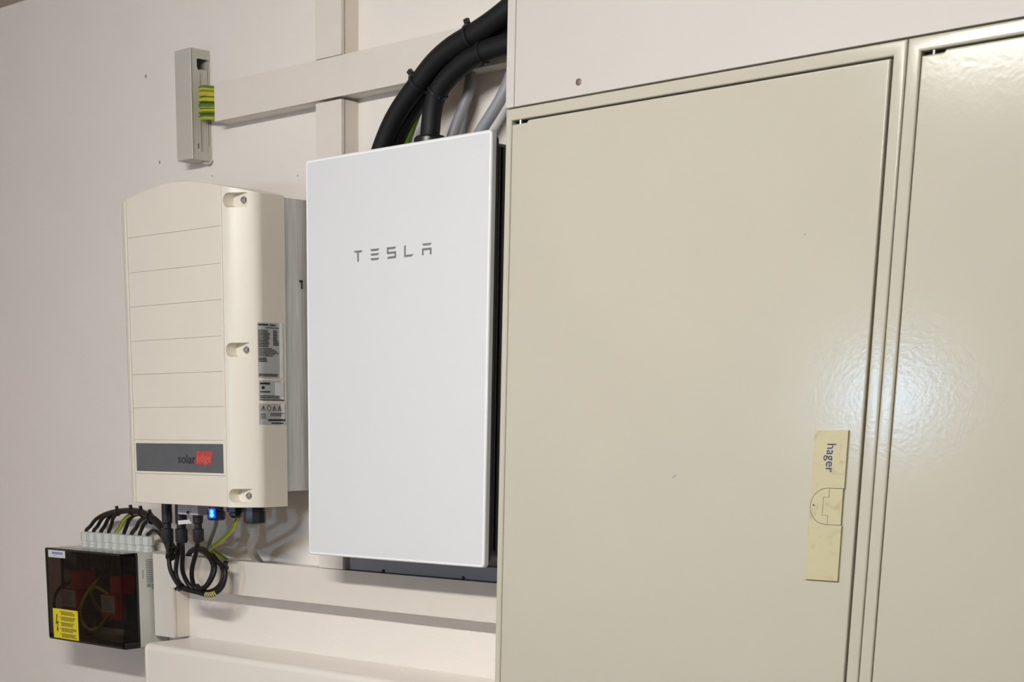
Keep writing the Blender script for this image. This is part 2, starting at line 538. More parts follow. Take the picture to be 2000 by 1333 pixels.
# cable runs, world coordinates in metres
PATHS = {
    'feed_a': [(0.1047, -0.085, 1.852), (0.1161, -0.087, 1.8713), (0.1378, -0.089, 1.9025), (0.1649, -0.091, 1.9301), (0.205, -0.093, 1.9606), (0.2386, -0.095, 1.9843), (0.2771, -0.096, 2.0015), (0.318, -0.097, 2.012), (0.3578, -0.098, 2.0237), (0.3966, -0.099, 2.0386), (0.44, -0.1, 2.0591)],
    'feed_b': [(0.1094, -0.065, 1.8536), (0.1205, -0.0668, 1.8746), (0.1396, -0.0686, 1.9), (0.1642, -0.0704, 1.9273), (0.2018, -0.0722, 1.9562), (0.2342, -0.074, 1.9797), (0.2705, -0.0748, 1.996), (0.3103, -0.0756, 2.007), (0.3481, -0.0764, 2.0185), (0.387, -0.0772, 2.0331), (0.4326, -0.078, 2.0523)],
    'feed_c': [(0.2178, -0.08, 1.8738), (0.2203, -0.0817, 1.8834), (0.2258, -0.0833, 1.9171), (0.239, -0.085, 1.9434), (0.2664, -0.0867, 1.9635), (0.3028, -0.0883, 1.9796), (0.3376, -0.09, 1.9875), (0.3815, -0.09, 1.991), (0.4294, -0.09, 1.9937), (0.4824, -0.09, 2.0015)],
    'earth_feed': [(0.1341, -0.05, 1.875), (0.1424, -0.054, 1.8863), (0.1609, -0.058, 1.9129), (0.1783, -0.061, 1.9361), (0.1901, -0.063, 1.9567), (0.2095, -0.065, 1.9806)],
    'grey_1': [(0.2258, -0.04, 1.8736), (0.2327, -0.038, 1.8902), (0.2469, -0.036, 1.9204), (0.2576, -0.0324, 1.9448), (0.2569, -0.0272, 1.9693), (0.2521, -0.022, 1.9868)],
    'grey_2': [(0.2821, -0.045, 1.8666), (0.2982, -0.043, 1.8871), (0.3179, -0.041, 1.9093), (0.3333, -0.038, 1.9302), (0.343, -0.034, 1.9512), (0.3513, -0.03, 1.9803)],
    'jb_0': [(-0.8178, -0.037, 1.1974), (-0.809, -0.0399, 1.2112), (-0.7872, -0.0428, 1.2255), (-0.7519, -0.0464, 1.2379), (-0.7039, -0.0518, 1.2474), (-0.6465, -0.0573, 1.2528), (-0.5987, -0.0633, 1.2526), (-0.5548, -0.0698, 1.244), (-0.5186, -0.0764, 1.2312), (-0.4918, -0.084, 1.2101), (-0.4713, -0.092, 1.1889), (-0.4572, -0.1, 1.1737)],
    'jb_1': [(-0.7914, -0.037, 1.1986), (-0.7807, -0.0414, 1.2125), (-0.7589, -0.0457, 1.2289), (-0.7244, -0.0504, 1.2412), (-0.6771, -0.0558, 1.2485), (-0.6309, -0.0613, 1.2514), (-0.5851, -0.0673, 1.2501), (-0.5432, -0.0738, 1.2405), (-0.5088, -0.0804, 1.2256), (-0.4804, -0.088, 1.2046), (-0.4599, -0.096, 1.1856), (-0.4456, -0.104, 1.1745)],
    'jb_2': [(-0.7653, -0.037, 1.1987), (-0.7581, -0.0388, 1.2144), (-0.7418, -0.0406, 1.2304), (-0.7155, -0.0434, 1.2423), (-0.6738, -0.0488, 1.2494), (-0.6331, -0.0543, 1.25), (-0.5874, -0.0603, 1.2466), (-0.5472, -0.0668, 1.2359), (-0.5146, -0.0734, 1.2189), (-0.4861, -0.081, 1.1999), (-0.4637, -0.089, 1.185), (-0.4478, -0.097, 1.174)],
    'jb_3': [(-0.7396, -0.037, 1.1976), (-0.7292, -0.0425, 1.218), (-0.7155, -0.0479, 1.2328), (-0.6895, -0.0534, 1.2437), (-0.6536, -0.0588, 1.2484), (-0.6132, -0.0643, 1.249), (-0.5678, -0.0703, 1.2446), (-0.5314, -0.0768, 1.2328), (-0.4989, -0.0834, 1.2159), (-0.4688, -0.091, 1.1971), (-0.4448, -0.099, 1.1845), (-0.4289, -0.107, 1.1756)],
    'jb_4': [(-0.7114, -0.037, 1.1978), (-0.7011, -0.0406, 1.2136), (-0.6847, -0.0443, 1.2274), (-0.6608, -0.0484, 1.2392), (-0.6321, -0.0538, 1.2458), (-0.6025, -0.0593, 1.246), (-0.571, -0.0653, 1.2412), (-0.5362, -0.0718, 1.2293), (-0.5037, -0.0784, 1.2113), (-0.4735, -0.086, 1.1946), (-0.4527, -0.094, 1.1838), (-0.4382, -0.102, 1.1768)],
    'jb_5': [(-0.6871, -0.037, 1.1978), (-0.6824, -0.0385, 1.2143), (-0.6725, -0.0399, 1.2277), (-0.6545, -0.0424, 1.2381), (-0.6278, -0.0478, 1.2436), (-0.6, -0.0533, 1.2427), (-0.5703, -0.0593, 1.2368), (-0.5406, -0.0658, 1.2247), (-0.5114, -0.0724, 1.2076), (-0.4844, -0.08, 1.1917), (-0.4651, -0.088, 1.1808), (-0.4506, -0.096, 1.1738)],
    'jb_6': [(-0.655, -0.037, 1.1982), (-0.6417, -0.0438, 1.2141), (-0.6252, -0.0506, 1.2258), (-0.6043, -0.057, 1.2343), (-0.5809, -0.063, 1.2386), (-0.5563, -0.069, 1.2356), (-0.5291, -0.0762, 1.2267), (-0.5023, -0.0834, 1.2137), (-0.4781, -0.0914, 1.1988), (-0.458, -0.1002, 1.1859), (-0.4427, -0.109, 1.175)],
    'jb_7': [(-0.6346, -0.037, 1.1976), (-0.6256, -0.0414, 1.2126), (-0.6124, -0.0458, 1.2229), (-0.5932, -0.051, 1.2303), (-0.5717, -0.057, 1.2324), (-0.5508, -0.063, 1.2273), (-0.527, -0.0702, 1.2182), (-0.5053, -0.0774, 1.205), (-0.4843, -0.0854, 1.192), (-0.4673, -0.0942, 1.181), (-0.4535, -0.103, 1.172)],
    'jb_8': [(-0.6042, -0.037, 1.1974), (-0.6, -0.04, 1.2052), (-0.589, -0.043, 1.21), (-0.5691, -0.0505, 1.2123), (-0.5479, -0.058, 1.2094), (-0.5251, -0.067, 1.2015), (-0.5043, -0.076, 1.1915), (-0.4844, -0.087, 1.1818), (-0.468, -0.098, 1.1709)],
    'loop_d1': [(-0.4626, -0.1, 1.1959), (-0.4615, -0.1018, 1.1735), (-0.4589, -0.1035, 1.1492), (-0.4457, -0.105, 1.1286), (-0.4246, -0.105, 1.1094), (-0.399, -0.105, 1.1045), (-0.3671, -0.1038, 1.1017), (-0.3462, -0.1003, 1.0983), (-0.326, -0.0968, 1.103), (-0.3087, -0.0932, 1.1165), (-0.3029, -0.0897, 1.1367), (-0.3095, -0.0862, 1.153), (-0.339, -0.0791, 1.1648), (-0.3637, -0.0703, 1.175), (-0.3954, -0.0615, 1.1823), (-0.4361, -0.0488, 1.1832), (-0.4756, -0.0354, 1.1732), (-0.5076, -0.022, 1.1539)],
    'loop_d2': [(-0.4316, -0.1, 1.1974), (-0.4351, -0.0993, 1.1748), (-0.4437, -0.0986, 1.1498), (-0.4448, -0.0978, 1.1281), (-0.4282, -0.0968, 1.1096), (-0.4038, -0.0957, 1.1061), (-0.3755, -0.0941, 1.1049), (-0.3552, -0.0912, 1.1031), (-0.3363, -0.0884, 1.1093), (-0.3223, -0.0854, 1.1211), (-0.3177, -0.0822, 1.1382), (-0.324, -0.0791, 1.1537), (-0.3513, -0.0726, 1.1657), (-0.3763, -0.0645, 1.175), (-0.4063, -0.0564, 1.1821), (-0.4437, -0.0453, 1.1806), (-0.4779, -0.0336, 1.1698), (-0.5027, -0.022, 1.1521)],
    'loop_c2': [(-0.3572, -0.15, 1.2076), (-0.3747, -0.1371, 1.2011), (-0.39, -0.1243, 1.1767), (-0.4051, -0.1143, 1.147), (-0.4068, -0.1057, 1.127), (-0.3976, -0.0986, 1.1088), (-0.3846, -0.0943, 1.1076), (-0.3642, -0.09, 1.1125), (-0.3527, -0.0836, 1.1331), (-0.3535, -0.0771, 1.1518), (-0.3731, -0.0679, 1.1663), (-0.4071, -0.0571, 1.1775), (-0.4478, -0.046, 1.1794), (-0.4808, -0.034, 1.1676), (-0.5045, -0.022, 1.1499)],
    'loop_c3': [(-0.3113, -0.15, 1.2098), (-0.3252, -0.1393, 1.2037), (-0.3452, -0.1286, 1.1793), (-0.3675, -0.1193, 1.1536), (-0.3803, -0.1107, 1.1331), (-0.382, -0.1036, 1.1123), (-0.3707, -0.0993, 1.1077), (-0.3534, -0.095, 1.1156), (-0.3415, -0.0886, 1.1351), (-0.3421, -0.0821, 1.1538), (-0.3634, -0.0729, 1.1691), (-0.3979, -0.0621, 1.1798), (-0.4393, -0.0503, 1.1811), (-0.4748, -0.0361, 1.1701), (-0.501, -0.022, 1.1522)],
    'yg_earth': [(-0.1908, -0.15, 1.2647), (-0.2003, -0.1444, 1.2556), (-0.2208, -0.1378, 1.2367), (-0.2543, -0.1267, 1.22), (-0.295, -0.1156, 1.2029), (-0.3268, -0.1044, 1.1933), (-0.3496, -0.0867, 1.1867), (-0.362, -0.0644, 1.1788), (-0.3669, -0.0444, 1.1693), (-0.3709, -0.025, 1.1598)],
    'comm': [(-0.2536, -0.15, 1.2547), (-0.2774, -0.132, 1.2415), (-0.3216, -0.102, 1.2216), (-0.3964, -0.048, 1.1984), (-0.4271, -0.0268, 1.1784), (-0.4303, -0.022, 1.1583)],
    'ac': [(-0.1452, -0.15, 1.2533), (-0.1522, -0.1433, 1.2434), (-0.1765, -0.1233, 1.2234), (-0.2239, -0.09, 1.2032), (-0.2632, -0.0533, 1.1835), (-0.2688, -0.0307, 1.1629), (-0.2667, -0.022, 1.1495)],
}

# ================================================================== THE SETTING
RX0, RX1, RY0, ZC = -1.75, 3.4, -4.0, 2.3045
struct('floor', box(nb(), RX0 - .1, RX1 + .1, RY0 - .1, .1, -.1, 0), FLOOR)
struct('ceiling', box(nb(), RX0 - .1, RX1 + .1, RY0 - .1, .1, ZC, ZC + .1), CEIL)
wall_back = struct('wall_back', box(nb(), RX0, RX1, 0, .1, 0, ZC), WALL)
struct('wall_left', box(nb(), RX0 - .1, RX0, RY0, .0, 0, ZC), WALLWARM)
struct('wall_right', box(nb(), RX1, RX1 + .1, RY0, .0, 0, ZC), WALL2)
# wall behind the camera, with a small high window
WX0, WX1, WZ0, WZ1 = -0.875, -0.645, 1.41, 1.64
bm = nb()
box(bm, RX0, WX0, RY0 - .1, RY0, 0, ZC)
box(bm, WX1, RX1, RY0 - .1, RY0, 0, ZC)
box(bm, WX0, WX1, RY0 - .1, RY0, 0, WZ0)
box(bm, WX0, WX1, RY0 - .1, RY0, WZ1, ZC)
struct('wall_front', bm, WALL2)
bm = nb()
for a in ((WX0, WX0 + .03, WZ0, WZ1), (WX1 - .03, WX1, WZ0, WZ1), (WX0 + .03, WX1 - .03, WZ0, WZ0 + .03), (WX0 + .03, WX1 - .03, WZ1 - .03, WZ1)):
    box(bm, a[0], a[1], RY0 - .07, RY0 - .02, a[2], a[3])
win = struct('window_1', bm, PVC)
obj('pane', box(nb(), WX0 + .03, WX1 - .03, RY0 - .05, RY0 - .045, WZ0 + .03, WZ1 - .03), PANE, win, 0)

# old drill holes and nicks in the plaster
for (x, z, r) in ((-.6161, 2.0985, .0042), (-.5805, 1.9353, .0036), (-.42, 1.893, .0022), (-.18, 1.869, .002)):
    b = nb()
    lathe(b, [(r * .3, 0), (r, .0006), (r * .7, .0012)], (x, 0.0004, z), (0, -1, 0), 9)
    for v in b.verts:
        v.co.x = x + (v.co.x - x) * .62
    obj('drill_hole', b, HOLE, wall_back)

# ================================================================== CEILING LAMP (out of frame, the room's light)
lamp = thing('ceiling_lamp', 'long white batten lamp on the ceiling behind the camera view', 'lamp', (.81, -2.02, ZC))
obj('housing', box(nb(), .27, 1.35, -2.07, -1.97, ZC - .03, ZC, .004), PVC, lamp)
b = nb()
prism(b, [(-2.02 + .048 * math.cos(math.radians(t)), ZC - .03 - .048 * math.sin(math.radians(t))) for t in range(0, 181, 15)], 'x', .28, 1.34)
obj('diffuser', b, DIFFUSER, lamp)

# ================================================================== CABLE TRUNKING
TD = .0434          # depth of the trunking
TL = .0115          # depth of the snap-on cover


def trunk_h(label, x0, x1, z0, z1, d=TD):
    t = thing('cable_trunking', label, 'trunking', ((x0 + x1) / 2, -d / 2, z0), 'white cable trunking on the wall')
    b = nb()
    w = .0018
    # open U channel: back, lower and upper flange
    box(b, x0, x1, -.002, 0, z0 + .001, z1 - .001)
    box(b, x0, x1, -(d - TL), -.002, z0 + .0008, z0 + .0008 + w)
    box(b, x0, x1, -(d - TL), -.002, z1 - .0008 - w, z1 - .0008)
    box(b, x0, x1, -(d - TL) - .0065, -(d - TL), z0 + .0026, z0 + .0026 + w)
    box(b, x0, x1, -(d - TL) - .0065, -(d - TL), z1 - .0026 - w, z1 - .0026)
    obj('channel', b, PVC, t, 0)
    b = nb()
    box(b, x0, x1, -d, -(d - .002), z0, z1, .0007)
    box(b, x0, x1, -(d - .002), -(d - TL + .0045), z0, z0 + w)
    box(b, x0, x1, -(d - .002), -(d - TL + .0045), z1 - w, z1)
    obj('cover', b, PVC, t)
    return t


def trunk_v(label, x0, x1, z0, z1, d=TD):
    t = thing('cable_trunking', label, 'trunking', ((x0 + x1) / 2, -d / 2, z0), 'white cable trunking on the wall')
    b = nb()
    w = .0018
    box(b, x0 + .001, x1 - .001, -.002, 0, z0, z1)
    box(b, x0 + .0008, x0 + .0008 + w, -(d - TL), -.002, z0, z1)
    box(b, x1 - .0008 - w, x1 - .0008, -(d - TL), -.002, z0, z1)
    box(b, x0 + .0026, x0 + .0026 + w, -(d - TL) - .0065, -(d - TL), z0, z1)
    box(b, x1 - .0026 - w, x1 - .0026, -(d - TL) - .0065, -(d - TL), z0, z1)
    obj('channel', b, PVC, t, 0)
    b = nb()
    box(b, x0, x1, -d, -(d - .002), z0, z1, .0007)
    box(b, x0, x0 + w, -(d - .002), -(d - TL + .0045), z0, z1)
    box(b, x1 - w, x1, -(d - .002), -(d - TL + .0045), z0, z1)
    obj('cover', b, PVC, t)
    return t


trunk_h('white horizontal cable trunking running right from the grey earth bar box', -.3592, 1.6, 1.9778, 2.0434)
trunk_v('white vertical cable trunking rising to the ceiling above the horizontal run', -.0862, -.0222, 2.0442, 2.30)
trunk_v('white vertical cable trunking behind the left side of the white wall box', -.0862, -.0222, 1.1645, 1.9735)
# lower run: turns a corner down to the duct, one angled length
t = thing('cable_trunking', 'white angled cable trunking below the inverter and white wall box', 'trunking', (-.0, -.022, .9912), 'white cable trunking on the wall')
tx0, tx1, tx2, tz0, tz1, tz2 = -.589, -.526, .515, .9912, 1.0962, 1.1636
L = lambda i: [(tx0 + i, tz0), (tx1 - i, tz0), (tx1 - i, tz1 + i), (tx2, tz1 + i), (tx2, tz2 - i), (tx0 + i, tz2 - i)]


def wallstrip(bm, i, ya, yb, w=.0018):
    o, n = L(i), L(i + w)
    for k in (1, 2, 4, 5):
        p, q, r_, s_ = o[k], o[(k + 1) % 6], n[(k + 1) % 6], n[k]
        prism(bm, [p, q, r_, s_], 'y', ya, yb)


b = nb()
prism(b, L(.001), 'y', -.002, -.0002)
wallstrip(b, .0008, -(TD - TL), -.002)
wallstrip(b, .0026, -(TD - TL) - .0065, -(TD - TL))
obj('channel', b, PVC, t, 0)
b = nb()
prism(b, L(0), 'y', -TD, -(TD - .002))
wallstrip(b, 0, -(TD - .002), -(TD - TL + .0045))
obj('cover', b, PVC, t, 0)

# large white duct at the bottom edge of the picture
duct = thing('wall_duct', 'large glossy white rounded duct along the bottom of the wall', 'duct', (.0, -.07, .72))
prof = []
r = .013
y0, y1, z0, z1 = -.137, -.0005, .72, .9906
for (cy, cz, a0) in ((y0 + r, z1 - r, 90), (y0 + r, z0 + r, 180)):
    for i in range(9):
        a = math.radians(a0 + 90 * i / 8)
        prof.append((cy + r * math.cos(a), cz + r * math.sin(a)))
prof += [(y1, z0), (y1, z1)]
b = nb()
prism(b, prof, 'x', -.498, .515)
obj('body', b, DUCT, duct)
b = nb()
prism(b, prof, 'x', -.511, -.4982, bev=.007, seg=5)
obj('end_cap', b, DUCT, duct)

# ================================================================== DISTRIBUTION CABINETS
YF = -.25


def cabinet(x0, x1, label, doorlabel):
    c = thing('distribution_cabinet', label, 'cabinet', ((x0 + x1) / 2, -.125, .2), 'beige steel distribution cabinets')
    zt, zb = 1.8612, .2
    f = .0170
    fl = .0112 if x0 < .6 else .0172
    b = nb()
    box(b, x0 + .001, x1 - .001, YF + .016, -.001, zb, zt - .001)
    obj('body', b, CAB, c)
    # mitred front frame, one bent profile
    b = nb()
    wl, wr, wtop, wbot = fl, f, f - .0005, f
    rr = .0030
    prof = []

    def ins(o, k):      # o: distance from outer edge, k: distance from inner edge
        if k is None:
            return (o, o, o, o)
        return (wl - k, wr - k, wtop - k, wbot - k)
    for i in range(5):
        a = math.radians(90 * i / 4)
        prof.append((ins(.0004 + rr * (1 - math.sin(a)), None), YF + rr * (1 - math.cos(a))))
    prof = prof[::-1]
    for i in range(5):
        a = math.radians(90 * i / 4)
        prof.append((ins(None, rr * (1 - math.sin(a))), YF + rr * (1 - math.cos(a))))
    prof = [(ins(.0004, None), YF + .018)] + prof + [(ins(None, 0), YF + .018)]
    ring(b, x0, x1, zb, zt, prof)
    obj('frame', b, CAB, c)
    dx0, dx1, dz1 = x0 + fl + .0020, x1 - f - .0024, zt - f - .0020
    b = nb()
    zd0 = zb + f + .004
    prism(b, [(dx0, zd0), (dx1, zd0), (dx1, dz1), (dx0 + .0290, dz1), (dx0 + .0265, dz1 - .0030), (dx0, dz1 - .0030)], 'y', YF - .0012, YF + .0112, .0024, 4)
    d = obj('door', b, CAB, c)
    # black strip added so the gap between door and frame reads as dark shade
    b = nb()
    gap_strip = [((fl - .001, f - .001, f - .0015, f - .001), YF + .0115), ((fl + .006, f + .006, f + .006, f + .006), YF + .0115),
            ((fl + .006, f + .006, f + .006, f + .006), YF + .0158), ((fl - .001, f - .001, f - .0015, f - .001), YF + .0158)]
    ring(b, x0, x1, zb, zt, gap_strip)
    obj('gap_shade_strip', b, RUBBER, c, 0)
    # hinge pin seen in the gap at the top left corner of the door
    b = nb()
    lathe(b, [(.0022, 0), (.0022, .008), (.0012, .009)], (dx0 + .013, YF + .003, dz1 - .0062), (0, 0, 1), 10)
    obj('hinge_pin', b, STEEL, c)
    return c, d, (dx0, dx1)


c1, d1, dx = cabinet(.5170, 1.1204, 'beige cabinet with the yellowed lock plate on its door', 'a')
cabinet(1.1206, 1.724, 'beige cabinet at the right edge with no lock plate in view', 'b')

# yellowed lock plate
px0, px1, pz0, pz1 = 1.0380, 1.0842, 1.2305, 1.4178
yp = YF - .0012
lz0, lz1 = 1.3003, 1.3472        # latch
zm = (lz0 + lz1) / 2
xc, RD = px0 + .0240, .0231


def dshape(r):      # round end of the latch, from top to bottom
    return [(xc - r * math.sin(t), zm + r * math.cos(t)) for t in [math.pi * i / 18 for i in range(19)]]


b = nb()
prism(b, [(px0, pz0), (px1, pz0), (px1, zm - RD)] + dshape(RD)[::-1] + [(px1, zm + RD), (px1, pz1), (px0, pz1)], 'y', yp - .0035, yp)
lp = obj('lock_plate', b, AGED, c1, 0)
lp['label'] = 'yellowed plastic lock plate'
b = nb()
prism(b, [(px1 - .0030, zm - RD + .001)] + dshape(RD - .001)[::-1] + [(px1 - .0030, zm + RD - .001)], 'y', yp - .0007, yp - .0001)
obj('groove_shade', b, BLACKINK, lp, 0)  # black sheet added to darken the groove around the latch like shade
# latch: D shape, straight side to the right, in two halves with a stepped joint
rl = RD - .0007
xs1, xs2 = px0 + .0262, px0 + .0185
step = [(xs1, zm + rl), (xs1, zm + .0115), (xs2, zm + .0115), (xs2, zm - .0115), (xs1, zm - .0115), (xs1, zm - rl)]
b = nb()
prism(b, dshape(rl) + step[::-1], 'y', yp - .0036, yp - .0006)
obj('latch', b, AGED, lp, 0)
b = nb()
g_ = .0006
st2 = [(xs1 + g_, zm + rl), (xs1 + g_, zm + .0115 - g_ * .6), (xs2 + g_, zm + .0115 - g_ * .6), (xs2 + g_, zm - .0115 + g_ * .6), (xs1 + g_, zm - .0115 + g_ * .6), (xs1 + g_, zm - rl)]
prism(b, [(px1 - .0012, zm - rl), (px1 - .0012, zm + rl)] + st2, 'y', yp - .0036, yp - .0006)
obj('latch', b, AGED, lp, 0)
b = nb()
lathe(b, [(.0011, 0), (.0011, .0004)], (px0 + .0058, yp - .0036, zm + .001), (0, -1, 0), 10)
obj('latch_mark', b, BLACKINK, lp)
# lettering, read from top to bottom
b = text_bm('hager', .0178, (1.0572, yp - .0035, 1.4012), (0, 0, -1), (1, 0, 0), .92, .0003)
zs = [v.co.z for v in b.verts]
k = .0350 / (max(zs) - min(zs))
for v in b.verts:
    v.co.z = 1.4012 + (v.co.z - max(zs)) * k
obj('lettering', b, BLUEINK, lp, 0)
# small scratches on the door
for (x, z, w, h) in ((.8267, 1.3534, .0060, .0014), (1.0038, 1.6537, .0013, .0018)):
    b = nb()
    box(b, x, x + w, YF - .0014, YF - .0010, z, z + h, 0)
    if w > .003:
        for v in b.verts:
            v.co.z += (v.co.x - x) * .6
    obj('scratch', b, mat('scratch_brown', (.26, .22, .17), .7), c1, 0)

# filler board above the cabinets
fp = thing('filler_board', 'off-white board closing the space above the beige cabinets', 'board', (1.1, YF + .008, 1.864))
bm = nb()
box(bm, .5324, 1.73, YF, YF + .016, 1.8626, ZC - .001, .0006, 1)
obj('panel', bm, BOARD, fp)
bm = nb()
box(bm, .5172, .5318, YF - .0004, YF + .016, 1.8624, ZC - .001, .0006, 1)
obj('edge_strip', bm, BOARD, fp)
bm = nb()
lathe(bm, [(.0046, 0), (.0044, .0012), (.003, .0016), (.0026, .0008)], (.6452, YF, 1.8796), (0, -1, 0), 18)
o = obj('screw', bm, mat('brown_screw', (.20, .155, .12), .5, metal=.4, mottle=(500, .3)), fp)
o['label'] = 'small brown screw head'

# ================================================================== WHITE GLASS WALL BOX (energy gateway)
gw = thing('energy_gateway', 'white glass fronted wall box with grey lettering beside the beige cabinet', 'wall box', (.2055, -.076, 1.2))
b = nb()
prism(b, rrect(0, .411, 1.2, 1.86, .007), 'y', -.152, -.1405, bev=.0022, seg=3)
glass = obj('glass_front', b, GLASSW, gw)
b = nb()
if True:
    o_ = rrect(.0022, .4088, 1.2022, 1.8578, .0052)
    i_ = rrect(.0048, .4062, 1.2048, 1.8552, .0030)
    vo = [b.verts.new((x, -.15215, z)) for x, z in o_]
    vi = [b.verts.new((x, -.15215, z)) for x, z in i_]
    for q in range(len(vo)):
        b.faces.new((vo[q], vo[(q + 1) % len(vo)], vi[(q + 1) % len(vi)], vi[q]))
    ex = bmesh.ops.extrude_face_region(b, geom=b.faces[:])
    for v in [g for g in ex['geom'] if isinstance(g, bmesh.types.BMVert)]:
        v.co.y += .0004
o = obj('glass_edge_highlight', b, mat('painted_edge_highlight', (.93, .93, .92), .12), glass, 0)  # near-white strip paints the bright edge highlight onto the glass
o['label'] = 'painted bright edge highlight of the glass'
b = nb()
prism(b, rrect(.006, .4065, 1.207, 1.853, .006), 'y', -.1405, -.131, 0)
obj('gasket', b, BLACKM, gw)
b = nb()
prism(b, rrect(.012, .399, 1.213, 1.846, .008), 'y', -.131, -.028, bev=.002, seg=2)
obj('body', b, BLACKM, gw)
b = nb()
box(b, .03, .381, -.028, -.0005, 1.24, 1.82)
obj('mounting_bracket', b, BLACKM, gw)
src = None
for i in range(9):
    if src is None:
        b = nb()
        box(b, .3985, .4035, -.126, -.121, 1.225, 1.84, .001, 1)
        src = obj('rib', b, BLACKM, gw)
    else:
        copy_part(src, (0, .0115 * i, 0), gw)
# letters, as the word stands on the glass
LH, LW, BT = .0178, .0205, .0034
lx = [.1150, .1535, .1915, .2300, .2690]
lzt = 1.7064
yl = -.1521


def letter(polys):
    b = nb()
    for p in polys:
        prism(b, p, 'y', -.1524, -.1519)
    obj('letter', b, GREYINK, glass, 0)


x = lx[0]; T = lzt; Bz = lzt - LH
letter([[(x, T), (x + LW, T), (x + LW - .003, T - BT), (x + .004, T - BT)], [(x + LW / 2 - .0017, T - BT), (x + LW / 2 + .0017, T - BT), (x + LW / 2 + .0017, Bz), (x + LW / 2 - .0017, Bz)]])
x = lx[1]
letter([[(x, zz), (x + LW, zz), (x + LW - .003, zz - BT), (x + .003, zz - BT)] for zz in (T, T - .0071, T - .0144)])
x = lx[2]
letter([[(x, T), (x + LW, T), (x + LW - .003, T - BT), (x + .0034, T - BT), (x + .0034, T - .0072), (x + LW, T - .0072), (x + LW, Bz), (x, Bz), (x + .003, Bz + BT), (x + LW - .0034, Bz + BT), (x + LW - .0034, T - .0106), (x, T - .0106)]])
x = lx[3]
letter([[(x, T), (x + .0034, T), (x + .0034, Bz + BT), (x + LW, Bz + BT), (x + LW - .004, Bz), (x, Bz)]])
x = lx[4]
letter([[(x, T), (x + LW, T), (x + LW - .003, T - BT), (x + .003, T - BT)],
        [(x, T - .0072), (x + LW, T - .0072), (x + LW, Bz), (x + LW - .0034, Bz), (x + LW - .0034, T - .0106), (x + .0034, T - .0106), (x + .0034, Bz), (x, Bz)]])
# black cable gland on top of the box
g = PATHS['feed_c'][1]
b = nb()
gh = g[2] - .004 - 1.846
lathe(b, [(.022, 0), (.022, gh - .012), (.026, gh - .011), (.026, gh - .003), (.0235, gh), (.0180, gh + .001)], (g[0], g[1], 1.846), (0, 0, 1), 24)
obj('cable_gland', b, PLASTIC, gw)
# grey steel strip under the box
st = thing('mounting_strip', 'grey steel strip on top of lower trunking in shade below the white wall box', 'strip', (.2, -.02, 1.1642))
b = nb()
box(b, -.018, .50, -.030, -.0005, 1.1642, 1.1885, .001)
obj('rail', b, mat('grey_steel_paint', (.36, .37, .40), .45, mottle=(40, .03)), st)
for xx in (.07, .262):
    b = nb()
    lathe(b, [(.0032, 0), (.0030, .002), (.001, .0026)], (xx, -.030, 1.1668), (0, -1, 0), 12)
    obj('screw', b, BLACKM, st)

# thick black feeder cables above the box
for key, lab, r in (('feed_a', 'thick black cable curving over the white wall box, outermost one', .0165),
                    ('feed_b', 'thick black cable tucked just behind the outermost thick cable', .0165),
                    ('feed_c', 'thick black cable entering the black gland on the white wall box', .0160)):
    b = nb()
    tube(b, PATHS[key], r, 20, 6)
    tag(obj('feeder_cable', b, RUBBER, None, 60), lab, 'cable', 'thick black cables above the white wall box')


def tie(name_at, r, label, tail=(0, -1, 1), path=None, idx=None, head=.007, rx=None):
    """zip tie around a path at a point: band + head"""
    p = Vector(path[idx])
    t = (Vector(path[min(idx + 1, len(path) - 1)]) - Vector(path[max(idx - 1, 0)])).normalized()
    th = thing('cable_tie', label, 'cable tie', p, 'black cable ties')
    b = nb()
    w = max(.0022, r * .12)
    lathe(b, [(r * .98, -w), (r * 1.06, -w), (r * 1.06, w), (r * .98, w)], p, t, 20)
    obj('band', b, PLASTIC, th)
    n = Vector(tail)
    n = (n - t * n.dot(t)).normalized()
    q = p + n * (r * 1.05 + head * .35)
    b = nb()
    box(b, -head / 2, head / 2, -head / 2, head / 2, -head * .5, head * .5, head * .12, 1)
    Mx = Matrix((t, n.cross(t), n)).transposed().to_4x4()
    Mx.translation = q
    bmesh.ops.transform(b, matrix=Mx, verts=b.verts[:])
    obj('head', b, PLASTIC, th)


fa, fc = PATHS['feed_a'], PATHS['feed_c']
tie('a', .0185, 'black zip tie high on the thick cables, near the filler board', (-.7, -.2, 1), fa, 7, .008)
tie('b', .0185, 'black zip tie low on the thick cables, head sticking out left', (-1, -.3, .5), fa, 4, .008)
tie('c', .0172, 'black zip tie on the cable above the gland of white wall box', (1, -.5, -.3), fc, 3, .006)
tie('d', .0172, 'black zip tie on the inner thick cable near the filler board', (.3, -.3, -1), fc, 6, .006)

tag(earth_tube('earth_cable', PATHS['earth_feed'], .0085, 9, 4, 14), 'green and yellow earth cable between the thick black cables', 'cable')
for key, lab, r in (('grey_1', 'grey cable dropping from trunking onto the white wall box', .0088),
                    ('grey_2', 'grey cable slanting to the top right corner of white wall box', .0098)):
    b = nb()
    tube(b, PATHS[key], r, 16, 6)
    tag(obj('grey_cable', b, GREYC, None, 60), lab, 'cable', 'grey cables above the white wall box')
# ================================================================== SOLAR INVERTER
IC = -.2955             # centre line in X
inv = thing('solar_inverter', 'cream solar inverter with arched top and grey name plate', 'inverter', (IC, -.1, 1.28))


def arch(x):
    return 1.8492 - .0182 * (abs(x - IC) / .136) ** 1.62


